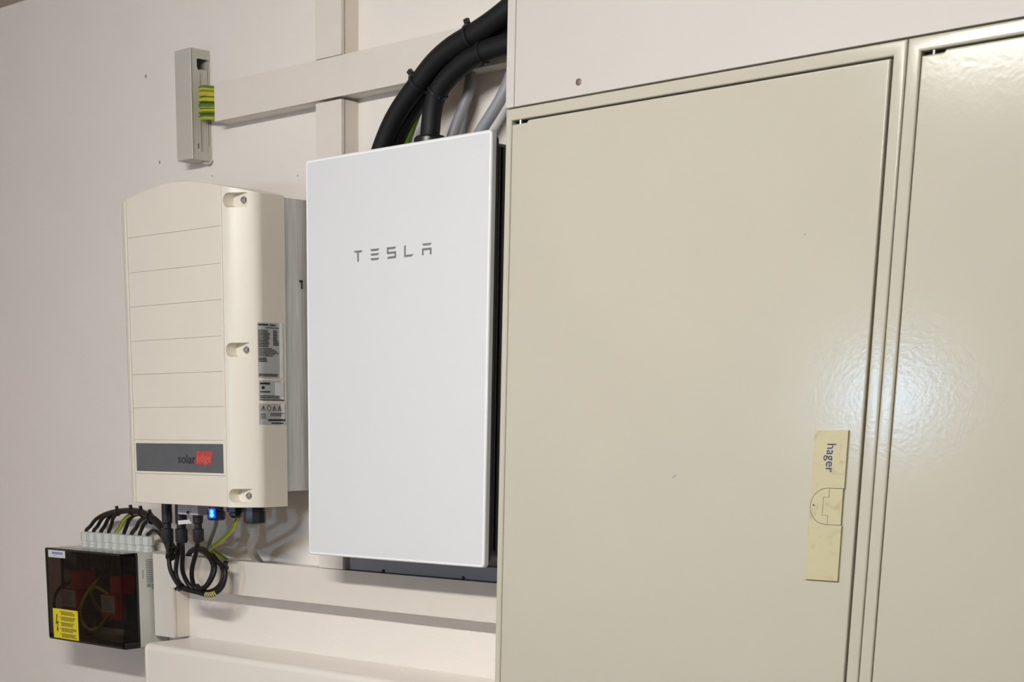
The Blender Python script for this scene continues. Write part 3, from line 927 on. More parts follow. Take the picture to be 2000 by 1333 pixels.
half = [(.0, -.2035), (.136, -.2035), (.1440, -.2024), (.1500, -.2005), (.1555, -.1975), (.1610, -.1935), (.1660, -.1893), (.1715, -.1843),
        (.1770, -.1790), (.1825, -.1735), (.1865, -.1685), (.1890, -.1630), (.1900, -.1570), (.1905, -.1042)]
n_front = 24
prof = []
for i in range(len(half) - 1, 1, -1):
    prof.append((IC - half[i][0], half[i][1]))
for i in range(n_front + 1):
    prof.append((IC - .136 + .272 * i / n_front, -.2035))
for i in range(2, len(half)):
    prof.append((IC + half[i][0], half[i][1]))
ZB = 1.2795
cov = bmesh.new()
bot = [cov.verts.new((x, y, ZB)) for x, y in prof]
top = [cov.verts.new((x, y, arch(x))) for x, y in prof]
topb = [cov.verts.new((x, -.1042, arch(x))) for x, y in prof]
n = len(prof)
for i in range(n - 1):
    cov.faces.new((bot[i], bot[i + 1], top[i + 1], top[i]))
    if i > 0 and i < n - 2:
        cov.faces.new((top[i], top[i + 1], topb[i + 1], topb[i]))
    elif i == 0:
        cov.faces.new((top[0], top[1], topb[1]))
    else:
        cov.faces.new((top[n - 2], top[n - 1], topb[n - 2]))
cov.faces.new(bot[::-1])
cov.verts.remove(topb[0])
cov.verts.remove(topb[n - 1])
cov.faces.new([bot[0], top[0]] + topb[1:n - 1] + [top[n - 1], bot[n - 1]])
bmesh.ops.recalc_face_normals(cov, faces=cov.faces[:])
me = bpy.data.meshes.new('cover')
cov.to_mesh(me)
cov.free()
cover_tmp = bpy.data.objects.new('cover_tmp', me)
COL.objects.link(cover_tmp)

# screw pockets, cut out of both shoulders: round end towards the panel, open to the side
cut = bmesh.new()
SZ = (1.8058, 1.5553, 1.3005)
for s in (1,):
    for z in SZ:
        r = .0122
        xa = .1515
        pts = []
        for i in range(13):
            a = math.radians(90 + 180 * i / 12)
            pts.append((IC + s * (xa + r * math.cos(a)), z + r * math.sin(a)))
        pts += [(IC + s * .1795, z - r), (IC + s * .1795, z + r)]
        prism(cut, pts, 'y', -.30, -.1790)
me2 = bpy.data.meshes.new('cut')
bmesh.ops.recalc_face_normals(cut, faces=cut.faces[:])
cut.to_mesh(me2)
cut.free()
cut_tmp = bpy.data.objects.new('cut_tmp', me2)
COL.objects.link(cut_tmp)
md = cover_tmp.modifiers.new('b', 'BOOLEAN')
md.operation = 'DIFFERENCE'
md.solver = 'EXACT'
md.object = cut_tmp
bpy.context.view_layer.update()
dg = bpy.context.evaluated_depsgraph_get()
res = bpy.data.meshes.new_from_object(cover_tmp.evaluated_get(dg))
bm = bmesh.new()
bm.from_mesh(res)
bpy.data.objects.remove(cover_tmp)
bpy.data.objects.remove(cut_tmp)
cover = obj('cover', bm, INV, inv, 24)

# front panels between the grooves (each a slab standing a little proud)
gz = [1.7640, 1.7020, 1.6410, 1.5792, 1.5182, 1.4572, 1.3978]
XL, XR = IC - .1318, IC + .1325
G = .0007
YP0, YP1 = -.2030, -.2054


def slab(z0, z1, arched=False):
    b = nb()
    if arched:
        pts = [(XL, z0), (XR, z0)]
        for i in range(25):
            xx = XR + (XL - XR) * i / 24
            pts.append((xx, arch(xx) - .0004))
        prism(b, pts, 'y', YP0, YP1, .0006, 2)
    else:
        box(b, XL, XR, YP1, YP0, z0, z1, .0006, 2)
    obj('front_panel', b, INV, inv)


slab(gz[0] + G, 0, True)
for i in range(6):
    slab(gz[i + 1] + G, gz[i] - G)
slab(ZB + .0005, 1.3350 - G)
# raised rib down the left and right side of the front
for s in (-1, 1):
    b = nb()
    xx = IC + s * .1346
    box(b, xx - .0021, xx + .0021, -.2078 if s < 0 else -.2060, -.2028, ZB + .0005, arch(xx) - .001, .0012, 3)
    obj('side_rib', b, INV, inv)
# name plate in a light frame
b = nb()
for a in ((XL, XR, 1.3918, 1.3971), (XL, XR, 1.3357, 1.3398), (XL, XL + .0035, 1.3398, 1.3918), (XR - .0035, XR, 1.3398, 1.3918)):
    box(b, a[0], a[1], -.2056, YP0, a[2], a[3], .0004, 1)
npf = obj('name_plate', b, INV, inv)
b = nb()
box(b, XL + .0035, XR - .0035, -.2046, YP0, 1.3398, 1.3918)
o = obj('plate', b, GREYPLATE, npf)
o['label'] = 'dark grey name plate'
b = text_bm('solar', .0228, (-.2975, -.2046, 1.3567), (1, 0, 0), (0, 0, 1), .92, .0003, bold=.0004)
xs = [v.co.x for v in b.verts]
k = .0515 / (max(xs) - min(xs))
for v in b.verts:
    v.co.x = -.2975 + (v.co.x - min(xs)) * k
obj('lettering', b, BLACKINK, npf, 0)
b = nb()
prism(b, [(-.2462, 1.3551), (-.2025, 1.3551), (-.1965, 1.3788), (-.2420, 1.3788), (-.2432, 1.374)], 'y', -.2049, -.2044)
obj('red_field', b, RED, npf, 0)
b = text_bm('edge', .0215, (-.2440, -.2049, 1.3597), (1, 0, 0), (0, 0, 1), .92, .0003)
xs = [v.co.x for v in b.verts]
k = .0400 / (max(xs) - min(xs))
for v in b.verts:
    v.co.x = -.2425 + (v.co.x - min(xs)) * k
obj('lettering', b, REDL, npf, 0)

# screws in the pockets
srcs = None
for s in (1,):
    for z in SZ:
        if srcs is None:
            b = nb()
            lathe(b, [(.0062, 0), (.0064, .0022), (.0055, .0046), (.0040, .0052), (.0034, .0052), (.0034, .0028)], (IC + .1700, -.1789, z), (0, -1, 0), 6)
            lathe(b, [(.0042, .0026), (.0042, .0062), (.0030, .0066), (.0026, .0052)], (IC + .1700, -.1789, z), (0, -1, 0), 14)
            srcs = obj('screw', b, STEEL, inv, 30)
            z00 = z
        else:
            copy_part(srcs, (0, 0, z - z00), inv)

# aluminium heat sink between cover and wall
b = nb()
box(b, IC - .187, IC + .1875, -.1030, -.030, 1.3065, 1.8160, .0012, 2)
box(b, IC - .12, IC + .12, -.030, -.0005, 1.40, 1.74)
hs = obj('heat_sink', b, ALU, inv)
hs['label'] = 'bare brushed aluminium heat sink'
b = nb()
box(b, IC + .1875, IC + .1900, -.0665, -.0600, 1.6755, 1.6790)
box(b, IC + .1875, IC + .1892, -.0622, -.0600, 1.6640, 1.6755)
obj('bracket_clip', b, BLACKM, inv)

# silver labels on the right side
XS = IC + .1898


def side_x(y):        # the side wall leans in slightly towards the front
    pts = [(-.1042, .1905), (-.1570, .1900), (-.1630, .1890), (-.1685, .1865), (-.1735, .1825)]
    for (ya, xa), (yb, xb) in zip(pts, pts[1:]):
        if ya >= y >= yb:
            return IC + xa + (xb - xa) * (ya - y) / (ya - yb)
    return IC + .1825


def bend(bm, off):
    for v in bm.verts:
        v.co.x = side_x(v.co.y) + off + (v.co.x - XS)
    return bm


def side_label(y0, y1, z0, z1):
    b = nb()
    N = 10
    for i in range(N):
        ya = y0 + (y1 - y0) * i / N
        yb = y0 + (y1 - y0) * (i + 1) / N
        box(b, XS, XS + .0004, ya, yb, z0, z1)
    bmesh.ops.remove_doubles(b, verts=b.verts[:], dist=1e-6)
    bend(b, .0002)
    return obj('rating_label', b, SILVER, inv, 50)


def ink(parent, fn):
    b = nb()
    fn(b)
    bmesh.ops.subdivide_edges(b, edges=[e for e in b.edges if abs(e.verts[0].co.y - e.verts[1].co.y) > .01], cuts=3)
    bend(b, .0010)
    obj('fine_print', b, BLACKINK, parent, 0)


YD, ZD = (0, 1, 0), (0, 0, 1)
L1 = side_label(-.1690, -.1105, 1.5070, 1.6022)


def p1(b):
    fine_print(b, (XS, -.1680, 1.5965), YD, ZD, .021, .0035, 1, .8, .3, .4, 0)
    fine_print(b, (XS, -.1435, 1.5965), YD, ZD, .014, .0032, 1, .7, .3, .4, 0)
    fine_print(b, (XS, -.1530, 1.5925), YD, ZD, .030, .0020, 1, .6, .2, .4, 0)
    fine_print(b, (XS, -.1680, 1.5600), YD, ZD, .025, .0300, 12, .55, .2, .5, .25)
    fine_print(b, (XS, -.1360, 1.5630), YD, ZD, .014, .0270, 10, .55, .3, .7, .4)
    fine_print(b, (XS, -.1680, 1.5440), YD, ZD, .045, .0150, 6, .45, .1, .3, .4)
    fine_print(b, (XS, -.1680, 1.5345), YD, ZD, .017, .0080, 3, .6, .2, .5, .2)
    fine_print(b, (XS, -.1680, 1.5095), YD, ZD, .046, .0055, 2, .6, .1, .3, .1)


ink(L1, p1)
L2 = side_label(-.1680, -.1090, 1.4680, 1.5030)


def p2(b):
    fine_print(b, (XS, -.1665, 1.4955), YD, ZD, .022, .0042, 1, .8, .3, .4, 0)
    fine_print(b, (XS, -.1640, 1.4880), YD, ZD, .006, .0050, 2, .9, .8, 1, 0)
    fine_print(b, (XS, -.1665, 1.4820), YD, ZD, .022, .0024, 1, .8, .2, .4, 0)
    fine_print(b, (XS, -.1665, 1.4715), YD, ZD, .050, .0060, 2, .5, .1, .3, .15)
    fine_print(b, (XS, -.1665, 1.4685), YD, ZD, .055, .0016, 1, .9, .3, .5, 0)


ink(L2, p2)
b = nb()
box(b, XS + .0002, XS + .0005, -.1325, -.1120, 1.4755, 1.5000)
bend(b, .0005)
obj('white_field', b, WHITEP, L2, 0)
L3 = side_label(-.1685, -.1080, 1.4260, 1.4628)


def p3(b):
    for k, y in enumerate((-.1610, -.1480, -.1350, -.1225)):
        s = .0048
        if k == 1:
            for i in range(12):
                a0, a1 = 2 * math.pi * i / 12, 2 * math.pi * (i + 1) / 12
                c = Vector((XS, y, 1.4548))
                v = [b.verts.new(c + Vector((0, math.cos(a) * rr, math.sin(a) * rr))) for a, rr in ((a0, s), (a1, s), (a1, s * .8), (a0, s * .8))]
                b.faces.new(v)
            continue
        tri = [(y - s, 1.4508), (y + s, 1.4508), (y, 1.4595)]
        cy, cz = y, 1.4532
        for i in range(3):
            p, q = tri[i], tri[(i + 1) % 3]
            f = .70
            v = [b.verts.new((XS, *p)), b.verts.new((XS, *q)), b.verts.new((XS, cy + (q[0] - cy) * f, cz + (q[1] - cz) * f)), b.verts.new((XS, cy + (p[0] - cy) * f, cz + (p[1] - cz) * f))]
            b.faces.new(v)
        quad_plate(b, (XS, y - .0006, 1.4525), YD, ZD, .0012, .0038, .0001)
    fine_print(b, (XS, -.1450, 1.4405), YD, ZD, .034, .0065, 3, .4, .15, .3, .5)
    fine_print(b, (XS, -.1660, 1.4360), YD, ZD, .012, .0100, 3, .35, .3, .6, .2)
    fine_print(b, (XS, -.1500, 1.4320), YD, ZD, .041, .0040, 1, .9, .05, .08, 0)
    fine_print(b, (XS, -.1430, 1.4275), YD, ZD, .030, .0024, 1, .8, .15, .3, 0)


ink(L3, p3)

# connectors under the inverter
YC = -.15


def mc(px0, px1, ztop, zmid, zbot, w2):
    xc = (px0 + px1) / 2
    r = (px1 - px0) / 2
    b = nb()
    lathe(b, [(r * .80, ztop - zbot), (r * .80, zmid + .012 - zbot), (r * .62, zmid + .010 - zbot), (r * .62, zmid - zbot + .002), (w2, zmid - zbot),
              (w2, .004), (w2 * .8, 0)][::-1], (xc, YC, zbot), (0, 0, 1), 16)
    for s in (-1, 1):
        box(b, xc + s * r * .8 - .0022, xc + s * r * .8 + .0022, YC - .004, YC + .004, zmid + .016, zmid + .034, .001, 1)
    obj('plug_connector', b, PLASTIC, inv, 40)


mc(-.4170, -.3910, ZB, 1.2275, 1.2000, .0118)
mc(-.3750, -.3460, ZB, 1.2290, 1.2025, .0122)
mc(-.3215, -.2975, 1.2565, 1.2310, 1.2065, .0108)
b = nb()
box(b, -.3440, -.2835, -.172, -.128, 1.2585, ZB + .002, .002, 2)
box(b, -.3150, -.3040, -.1735, -.1715, 1.2615, 1.2740, .001, 1)
o = obj('power_switch', b, SWITCHG, inv)
b = nb()
box(b, -.3120, -.3070, -.1765, -.1735, 1.2610, 1.2665, .0012, 2)
obj('switch_knob', b, BLACKM, o)
# communication socket with the lit blue lamp
b = nb()
lathe(b, [(.0150, 0), (.0172, .003), (.0172, .016), (.0140, .018), (.0140, .030)], (-.2545, YC, 1.2505), (0, 0, 1), 10)
sock = obj('status_socket', b, BLUEP, inv)
b = nb()
box(b, -.0068, .0068, -.0016, .0016, -.0088, .0088, .001, 2)
bmesh.ops.transform(b, matrix=Matrix.Translation((-.2480, YC - .0160, 1.2640)) @ Matrix.Rotation(math.radians(24), 4, 'Z'), verts=b.verts[:])
o = obj('status_light', b, LED, sock)
o['label'] = 'lit blue status light'
b = nb()
lathe(b, [(.0036, 0), (.0036, .0006), (.0024, .0010)], (-.2472, YC - .0176, 1.2672), (.44, -1, 0), 14)
lathe(b, [(.0040, 0), (.0040, .0006), (.0028, .0010)], (-.2472, YC - .0176, 1.2606), (.44, -1, 0), 14)
obj('light_core', b, LEDC, sock)
b = nb()
lathe(b, [(.0085, 0), (.0115, .004), (.0115, .009), (.0165, .011), (.0165, .022), (.0150, .024)], (-.1990, YC, 1.2570), (0, 0, 1), 8)
obj('cable_gland', b, PLASTIC, inv)
b = nb()
lathe(b, [(.0150, 0), (.0200, .003), (.0206, .006), (.0206, .022), (.0190, .026), (.0190, .034)], (-.1460, YC, 1.2472), (0, 0, 1), 10)
obj('cable_gland', b, PLASTIC, inv)

# paper flag on a plug
tg = thing('paper_tag', 'small white paper flag wrapped on the plug under the inverter', 'tag', (-.331, -.166, 1.24))
b = nb()
box(b, -.3490, -.3140, -.1672, -.1666, 1.2405, 1.2482)
for v in b.verts:
    v.co.z += (v.co.x + .33) * .10
obj('flag', b, WHITEP, tg, 0)
b = nb()
lathe(b, [(.0030, -.0022), (.0034, -.0022), (.0034, .0022), (.0030, .0022)], (-.3140, -.165, 1.2440), (0, 0, 1), 10)
obj('wrap', b, WHITEP, tg)

# cables below the inverter
LB = (('loop_d1', 'black solar cable forming the outermost loop below the inverter, with banded marker', .0047),
      ('loop_d2', 'black solar cable running just inside the outermost loop below the inverter', .0045),
      ('loop_c2', 'black solar cable hanging from the middle plug of the inverter', .0047),
      ('loop_c3', 'black solar cable hanging from the right plug with the paper flag', .0047))
for key, lab, r in LB:
    b = nb()
    tube(b, PATHS[key], r, 10, 6)
    tag(obj('solar_cable', b, CABLE, None, 60), lab, 'cable', 'black solar cables below the inverter')
p = PATHS['loop_d1']
sp = smooth_path(p[6:11], 6)
b = nb()
tube(b, [tuple(v) for v in sp[5:14]], .0056, 12, 1)
tag(obj('marker_sleeve', b, BANDED, None, 60), 'yellow and black banded marker sleeve on the looped cable', 'cable marker')
tie('e', .0085, 'black zip tie at the lower left of the looped cables', (-.3, -1, -.3), PATHS['loop_d1'], 4, .005)
tie('f', .0095, 'black zip tie at the bottom where the looped cables meet', (0, -1, .2), PATHS['loop_c2'], 6, .005)
tie('g', .0085, 'black zip tie with bulky head at the right of looped cables', (1, -.3, .2), PATHS['loop_d1'], 11, .008)

tag(earth_tube('earth_cable', PATHS['yg_earth'], .0046, 1, 0), 'yellow green earth wire bending under the inverter into the trunking', 'cable')
b = nb()
tube(b, PATHS['comm'], .0040, 10, 6)
tag(obj('data_cable', b, GREENG, None, 60), 'dull green data cable hanging from the blue lit socket', 'cable')
b = nb()
tube(b, PATHS['ac'], .0082, 14, 6)
tag(obj('grey_cable', b, GREYW, None, 60), 'pale grey cable from the big gland under the inverter', 'cable')

# ================================================================== EARTH BAR BOX, upper left
eb = thing('earth_bar_box', 'grey plastic box with green and yellow wires beside upper trunking', 'terminal box', (-.443, -.024, 1.9195))
x0, x1, yb, z0, z1 = -.4668, -.4195, -.0490, 1.9190, 2.1146
b = nb()
wt = .0022
box(b, x0, x1, yb, yb + .006, z0, z1, .0022, 3)
box(b, x0, x0 + wt, yb + .003, -.0006, z0 + .002, z1 - .002)
box(b, x0, x1 - wt, yb + .003, -.0006, z1 - wt, z1)
box(b, x0, x1 - wt, yb + .003, -.0006, z0, z0 + wt)
# right side wall with its cut-out
side = [(yb + .003, z0), (-.0006, z0), (-.0006, z0 + .0270), (-.0075, z0 + .0270), (-.0075, z0 + .0150), (-.0262, z0 + .0150), (-.0262, z1 - .0390), (-.0312, z1 - .0360), (-.0330, z1 - .0300), (-.0330, z1 - .0190), (-.0300, z1 - .0165), (-.0006, z1 - .0165), (-.0006, z1), (yb + .003, z1)]
prism(b, side, 'x', x1 - wt, x1)
obj('cover', b, GBOX, eb)
b = nb()
prism(b, [(-.0030, z0 + .004), (-.0006, z0 + .004), (-.0006, z1 - .004), (-.0030, z1 - .004)], 'x', x0 + .004, x1 - .001)
box(b, x1 - .010, x1 - .0030, -.0240, -.0040, z0 + .014, z1 - .034, .001, 1)
obj('base', b, GBOX, eb)
b = nb()
box(b, x1 - .020, x1 - .014, -.0280, -.0130, z0 + .02, z1 - .03)
obj('bus_bar', b, BLACKM, eb)
b = nb()
tube(b, [(x1 - .012, -.016, z0 - .001), (x1 - .004, -.012, z0 - .004), (x1 + .001, -.006, z0 - .0035), (x1 + .002, -.003, z0 + .003)], .0022, 8, 5)
obj('clip', b, GBOX, eb)
b = nb()
box(b, x1, x1 + .0003, -.0345, -.0325, z0 + .020, z0 + .029)
obj('slot', b, BLACKINK, eb, 0)
zz = 2.0545
lab6 = ['topmost', 'second from the top', 'third from the top', 'fourth from the top', 'fifth from the top', 'lowest']
for i in range(6):
    z = 2.0455 - .0103 * i
    ze = 2.0362 - .0098 * i
    pts = [(-.4340, -.0240, z + .001), (-.4200, -.0262, z), (-.4000, -.0310, z - .0016), (-.3800, -.0345, (z * .35 + ze * .65)), (-.3560, -.0310, ze), (-.3300, -.0240, ze)]
    st_, sp_ = ((0, 3), (5, 9), (4, 9), (1, 4), (7, 5), (0, 5))[i]
    tag(earth_tube('earth_wire', pts, .0047, st_, sp_), 'green and yellow earth wire between grey box and trunking, ' + lab6[i] + ' of six', 'wire', 'earth wires leaving the grey earth bar box')

# ================================================================== SMOKED JUNCTION BOX, lower left
jx0, jx1, jz0, jz1 = -.8680, -.5972, .9675, 1.1660
jl, jf = -.0765, -.1217
jb = thing('junction_box', 'junction box with smoked transparent lid and yellow warning sticker', 'junction box', (-.7325, -.06, jz0))
b = nb()
wt = .003
box(b, jx0, jx1, -.0035, -.0006, jz0, jz1)
box(b, jx0, jx0 + wt, jl, -.0035, jz0, jz1, .0006, 1)
box(b, jx1 - wt, jx1, jl, -.0035, jz0, jz1, .0006, 1)
box(b, jx0 + wt, jx1 - wt, jl, -.0035, jz0, jz0 + wt, .0004, 1)
box(b, jx0 + wt, jx1 - wt, jl, -.0035, jz1 - wt, jz1, .0004, 1)
obj('base', b, GBOX2, jb)
b = nb()
lt = .0022
# smoked lid: front sheet and four sides
prism(b, rrect(jx0, jx1, jz0, jz1, .006), 'y', jf, jf + lt)
box(b, jx0, jx0 + lt, jf + lt, jl - .0002, jz0 + .005, jz1 - .005)
box(b, jx1 - lt, jx1, jf + lt, jl - .0002, jz0 + .005, jz1 - .005)
box(b, jx0 + .005, jx1 - .005, jf + lt, jl - .0002, jz1 - lt, jz1)
box(b, jx0 + .005, jx1 - .005, jf + lt, jl - .0002, jz0, jz0 + lt)
lid = obj('lid', b, SMOKE, jb, 0)
lid['label'] = 'smoked transparent lid'
# darker rim of the lid
e = .0042
obj_rim = nb()
for a in ((jx0 - .0004, jx0 + e, jz0, jz1), (jx1 - e, jx1 + .0004, jz0, jz1), (jx0 + e, jx1 - e, jz0 - .0004, jz0 + e)):
    box(obj_rim, a[0], a[1], jl - .0060, jl - .0003, a[2], a[3], .001, 1)
for a in ((jx0 - .0004, jx0 + .0042, jz0 + .002, jz1 - .002), (jx0 + .002, jx1 - .002, jz1 - .0042, jz1 + .0004), (jx0 + .002, jx1 - .002, jz0 - .0004, jz0 + .0042)):
    box(obj_rim, a[0], a[1], jf - .0004, jf + .0024, a[2], a[3], .0008, 1)
box(obj_rim, jx1 - .012, jx1 + .0012, jf + .003, jl - .001, jz0 - .0012, jz0 + .012, .001, 1)
box(obj_rim, jx0 + .002, jx0 + .012, jf + .0025, jf + .012, jz0 + .003, jz0 + .012, .001, 1)
obj('lid_rim', obj_rim, PLASTIC, jb)
b = nb()
box(b, -.8558, -.7932, jf - .0004, jf, 1.1465, 1.1622)
bs = obj('maker_sticker', b, WHITEP, jb, 0)
b = nb()
fine_print(b, (-.8420, jf - .0004, 1.1535), (1, 0, 0), (0, 0, 1), .040, .0052, 1, .95, .12, .25, 0)
fine_print(b, (-.8380, jf - .0004, 1.1490), (1, 0, 0), (0, 0, 1), .016, .0018, 1, .6, .2, .3, 0)
obj('fine_print', b, PALEBLUE, bs, 0)
b = nb()
prism(b, rrect(-.8490, -.7562, .9702, 1.0357, .002), 'y', jf - .0004, jf)
ws = obj('warning_sticker', b, YELLOW, jb, 0)
ws['label'] = 'yellow warning sticker with a black lightning arrow'
b = nb()
prism(b, [(-.8350, 1.0235), (-.8318, 1.0235), (-.8352, 1.0060), (-.8290, 1.0085), (-.8328, .9925), (-.8300, .9925), (-.8338, .9838), (-.8372, .9925), (-.8350, .9925), (-.8325, 1.0035), (-.8392, 1.0010)], 'y', jf - .0007, jf - .0003)
obj('lightning_arrow', b, BLACKINK, ws, 0)
b = nb()
for k in range(5):
    fine_print(b, (-.8185, jf - .0004, 1.0225 - .0122 * k), (1, 0, 0), (0, 0, 1), .056, .0090, 3, .62, .08, .2, .25)
    quad_plate(b, (-.8235, jf - .0004, 1.0285 - .0122 * k), (1, 0, 0), (0, 0, 1), .0022, .0022, .00015)
obj('fine_print', b, mat('dark_olive_ink', (.10, .09, .02), .5), ws, 0)
# print on the right hand side of the base
b = nb()
fine_print(b, (jx1 + .0001, -.0560, 1.1020), (0, 1, 0), (0, 0, 1), .020, .0500, 13, .45, .15, .4, .1)
fine_print(b, (jx1 + .0001, -.0660, 1.1120), (0, 1, 0), (0, 0, 1), .0025, .0180, 5, .7, .6, 1, 0)
fine_print(b, (jx1 + .0001, -.0550, 1.0930), (0, 1, 0), (0, 0, 1), .011, .0075, 4, .7, .3, .7, 0)
fine_print(b, (jx1 + .0001, -.0420, 1.0880), (0, 1, 0), (0, 0, 1), .007, .0120, 3, .6, .3, .7, 0)
obj('side_print', b, mat('grey_print', (.16, .16, .16), .5), jb, 0)
# nine grey cable glands
gsrc = None
GX = [-.8290 + .0272 * i for i in range(9)]
for i, gx in enumerate(GX):
    if gsrc is None:
        b = nb()
        lathe(b, [(.0126, 0), (.0126, .0050), (.0112, .0062), (.0112, .0125), (.0134, .0135), (.0134, .0270), (.0120, .0315), (.0060, .0325)], (gx, -.0370, jz1), (0, 0, 1), 8)
        gsrc = obj('cable_gland', b, GBOX2, jb, 25)
    else:
        copy_part(gsrc, (gx - GX[0], 0, 0), jb)

# contents behind the smoked lid
b = nb()
box(b, -.850, -.612, -.0058, -.0036, .985, 1.150)
obj('mounting_plate', b, DARKP, jb, 0)
def arrester(x, z, lab):
    a = thing('surge_arrester', lab, 'surge arrester', (x, -.07, z - .045), 'red surge arresters in the junction box')
    b = nb()
    box(b, x - .042, x + .016, -.080, -.006, z - .046, z + .030, .002, 1)
    obj('socket', b, DARKP, a)
    b = nb()
    box(b, x - .040, x + .014, -.1040, -.080, z - .040, z + .012, .002, 1)
    box(b, x - .008, x + .026, -.1040, -.060, z + .014, z + .052, .002, 1)
    obj('module', b, REDP, a)
    b = nb()
    box(b, x - .038, x + .008, -.1046, -.1040, z - .026, z + .010)
    l = obj('label', b, WHITEP, a, 0)
    b = nb()
    fine_print(b, (x - .036, -.1046, z - .022), (1, 0, 0), (0, 0, 1), .042, .029, 7, .35, .1, .3, .4)
    obj('fine_print', b, GREYINK, l, 0)


arrester(-.795, 1.066, 'red surge arrester with white label, left one behind the smoked lid')
arrester(-.655, 1.064, 'red surge arrester with white label, right one behind the smoked lid')
tb = thing('terminal_block', 'dark terminal block behind the smoked lid, above the arresters', 'terminal block', (-.735, -.05, 1.122))
for i in range(9):
    b = nb()
    xx = -.838 + .0245 * i
    box(b, xx, xx + .0225, -.062, -.006, 1.122, 1.156, .001, 1)
    lathe(b, [(.006, 0), (.006, .003), (.004, .003)], (xx + .011, -.062, 1.138), (0, -1, 0), 10)
    obj('terminal', b, DARKP, tb)
inner = [([(-.800, -.0900, 1.098), (-.835, -.1050, 1.083), (-.856, -.1100, 1.060), (-.860, -.1100, 1.030), (-.850, -.1050, 1.000)], .0036, CABLE, 'black wire curving at the left edge behind the smoked lid'),
         ([(-.742, -.0550, 1.112), (-.748, -.0900, 1.085), (-.754, -.1050, 1.060), (-.766, -.1080, 1.036), (-.757, -.1090, 1.010), (-.727, -.1090, .996), (-.695, -.1080, 1.007), (-.672, -.1050, 1.028), (-.664, -.0950, 1.040)], .0042, None, 'yellow green earth wire hanging in a curve behind the smoked lid'),
         ([(-.738, -.0500, 1.010), (-.738, -.0850, 1.045), (-.730, -.1030, 1.076), (-.708, -.1060, 1.090), (-.686, -.0980, 1.080), (-.670, -.0900, 1.066)], .0040, None, 'green earth wire arching between the two red surge arresters'),
         ([(-.775, -.0800, 1.000), (-.770, -.0950, .985), (-.745, -.1000, .984)], .0040, CABLE, 'short black wire near the bottom behind the smoked lid'),
         ([(-.700, -.0800, 1.125), (-.700, -.0950, 1.112), (-.712, -.0980, 1.096), (-.728, -.0900, 1.088)], .0030, CABLE, 'short black wire below the terminal block behind the smoked lid')]
for pts, r, m, lab in inner:
    if m is None:
        o = earth_tube('inner_wire', pts, r, 0, 0)
    else:
        b = nb()
        tube(b, pts, r, 10, 6)
        o = obj('inner_wire', b, m, None, 60)
    tag(o, lab, 'wire', 'wires inside the junction box')
b = nb()
box(b, -.662, -.628, -.0955, -.0945, .995, 1.004)
tag(obj('wire_label', b, WHITEP, None, 0), 'small white wire label low on the right behind the smoked lid', 'label')

# cables leaving the glands and joining in one bundle
order = ['leftmost', 'second from the left', 'third from the left', 'fourth from the left', 'fifth from the left', 'sixth from the left', 'seventh from the left', 'eighth from the left', 'rightmost']
for i in range(9):
    pts = [tuple(p) for p in PATHS['jb_%d' % i]]
    gx = GX[i]
    pts = [(gx, -.0370, jz1 + .030), (gx, -.0370, jz1 + .036)] + pts[1:]
    lab = ('yellow green earth cable' if i == 4 else 'black cable') + ' rising from the ' + order[i] + ' of nine grey glands'
    if i == 4:
        o = earth_tube('gland_cable', pts, .0041, 1, 0)
    else:
        b = nb()
        tube(b, pts, .0041, 10, 6)
        o = obj('gland_cable', b, CABLE, None, 60)
    tag(o, lab, 'cable', 'cables rising from the junction box glands')
BUNDLE = []
for i in range(9):
    BUNDLE.append(smooth_path([tuple(p) for p in PATHS['jb_%d' % i]], 6))


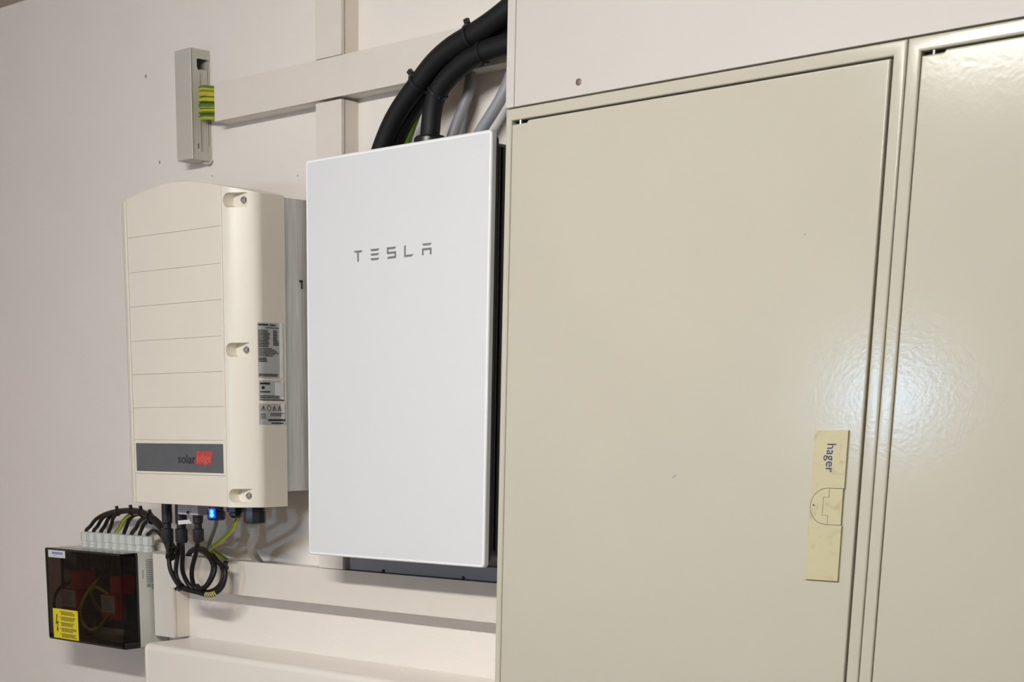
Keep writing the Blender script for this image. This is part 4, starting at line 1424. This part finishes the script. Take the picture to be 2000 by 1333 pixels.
def bundle_tie(idx, label, tail, n_max, head=.006):
    ref = BUNDLE[1]
    p = ref[idx]
    t = (ref[idx + 1] - ref[idx - 1]).normalized()
    near = []
    for path in BUNDLE[:n_max]:
        q = min(path, key=lambda v: (abs((v - p).dot(t)) * 3 + (v - p).length))
        if (q - p).length < .030:
            near.append(q - t * (q - p).dot(t))
    c = sum(near, Vector()) / len(near)
    r = max((q - c).length for q in near) + .0044
    th = thing('cable_tie', label, 'cable tie', c, 'black cable ties')
    b = nb()
    # band hugging the cables: hull outline of the cables in the plane across the bundle
    a1 = t.cross(Vector((0, -1, 0))).normalized()
    a2 = t.cross(a1)
    pts = []
    for k in range(28):
        an = 2 * math.pi * k / 28
        d = a1 * math.cos(an) + a2 * math.sin(an)
        pts.append(max((q - c).dot(d) for q in near) + .0050)
    rings = []
    for off in (-.0022, .0022):
        rings.append([b.verts.new(c + t * off + (a1 * math.cos(2 * math.pi * k / 28) + a2 * math.sin(2 * math.pi * k / 28)) * pts[k]) for k in range(28)])
    for k in range(28):
        b.faces.new((rings[0][k], rings[0][(k + 1) % 28], rings[1][(k + 1) % 28], rings[1][k]))
    b.faces.new(rings[0][::-1])
    b.faces.new(rings[1])
    obj('band', b, PLASTIC, th)
    n = Vector(tail)
    n = (n - t * n.dot(t)).normalized()
    q = c + n * (max((v - c).dot(n) for v in near) + .0050 + head * .35)
    b = nb()
    box(b, -head / 2, head / 2, -head / 2, head / 2, -head * .5, head * .5, head * .12, 1)
    Mx = Matrix((t, n.cross(t), n)).transposed().to_4x4()
    Mx.translation = q
    bmesh.ops.transform(b, matrix=Mx, verts=b.verts[:])
    obj('head', b, PLASTIC, th)


bundle_tie(22, 'black zip tie nearest the left end of the arched cable bundle', (-.2, -.2, 1), 4)
bundle_tie(29, 'black zip tie left of the middle of the arched cable bundle', (0, -.2, 1), 5)
bundle_tie(34, 'black zip tie right of the middle of the arched cable bundle', (.1, -.2, 1), 6)
bundle_tie(39, 'black zip tie right on the arched bundle, next to the inverter', (.4, -.3, 1), 8)
bundle_tie(64, 'black zip tie where the arched bundle reaches the lower trunking', (.5, -1, .1), 9)

for o in COL.objects:
    if o.name.split('.')[0] in ('fine_print', 'side_print', 'embossed_mark'):
        o['kind'] = 'stuff'
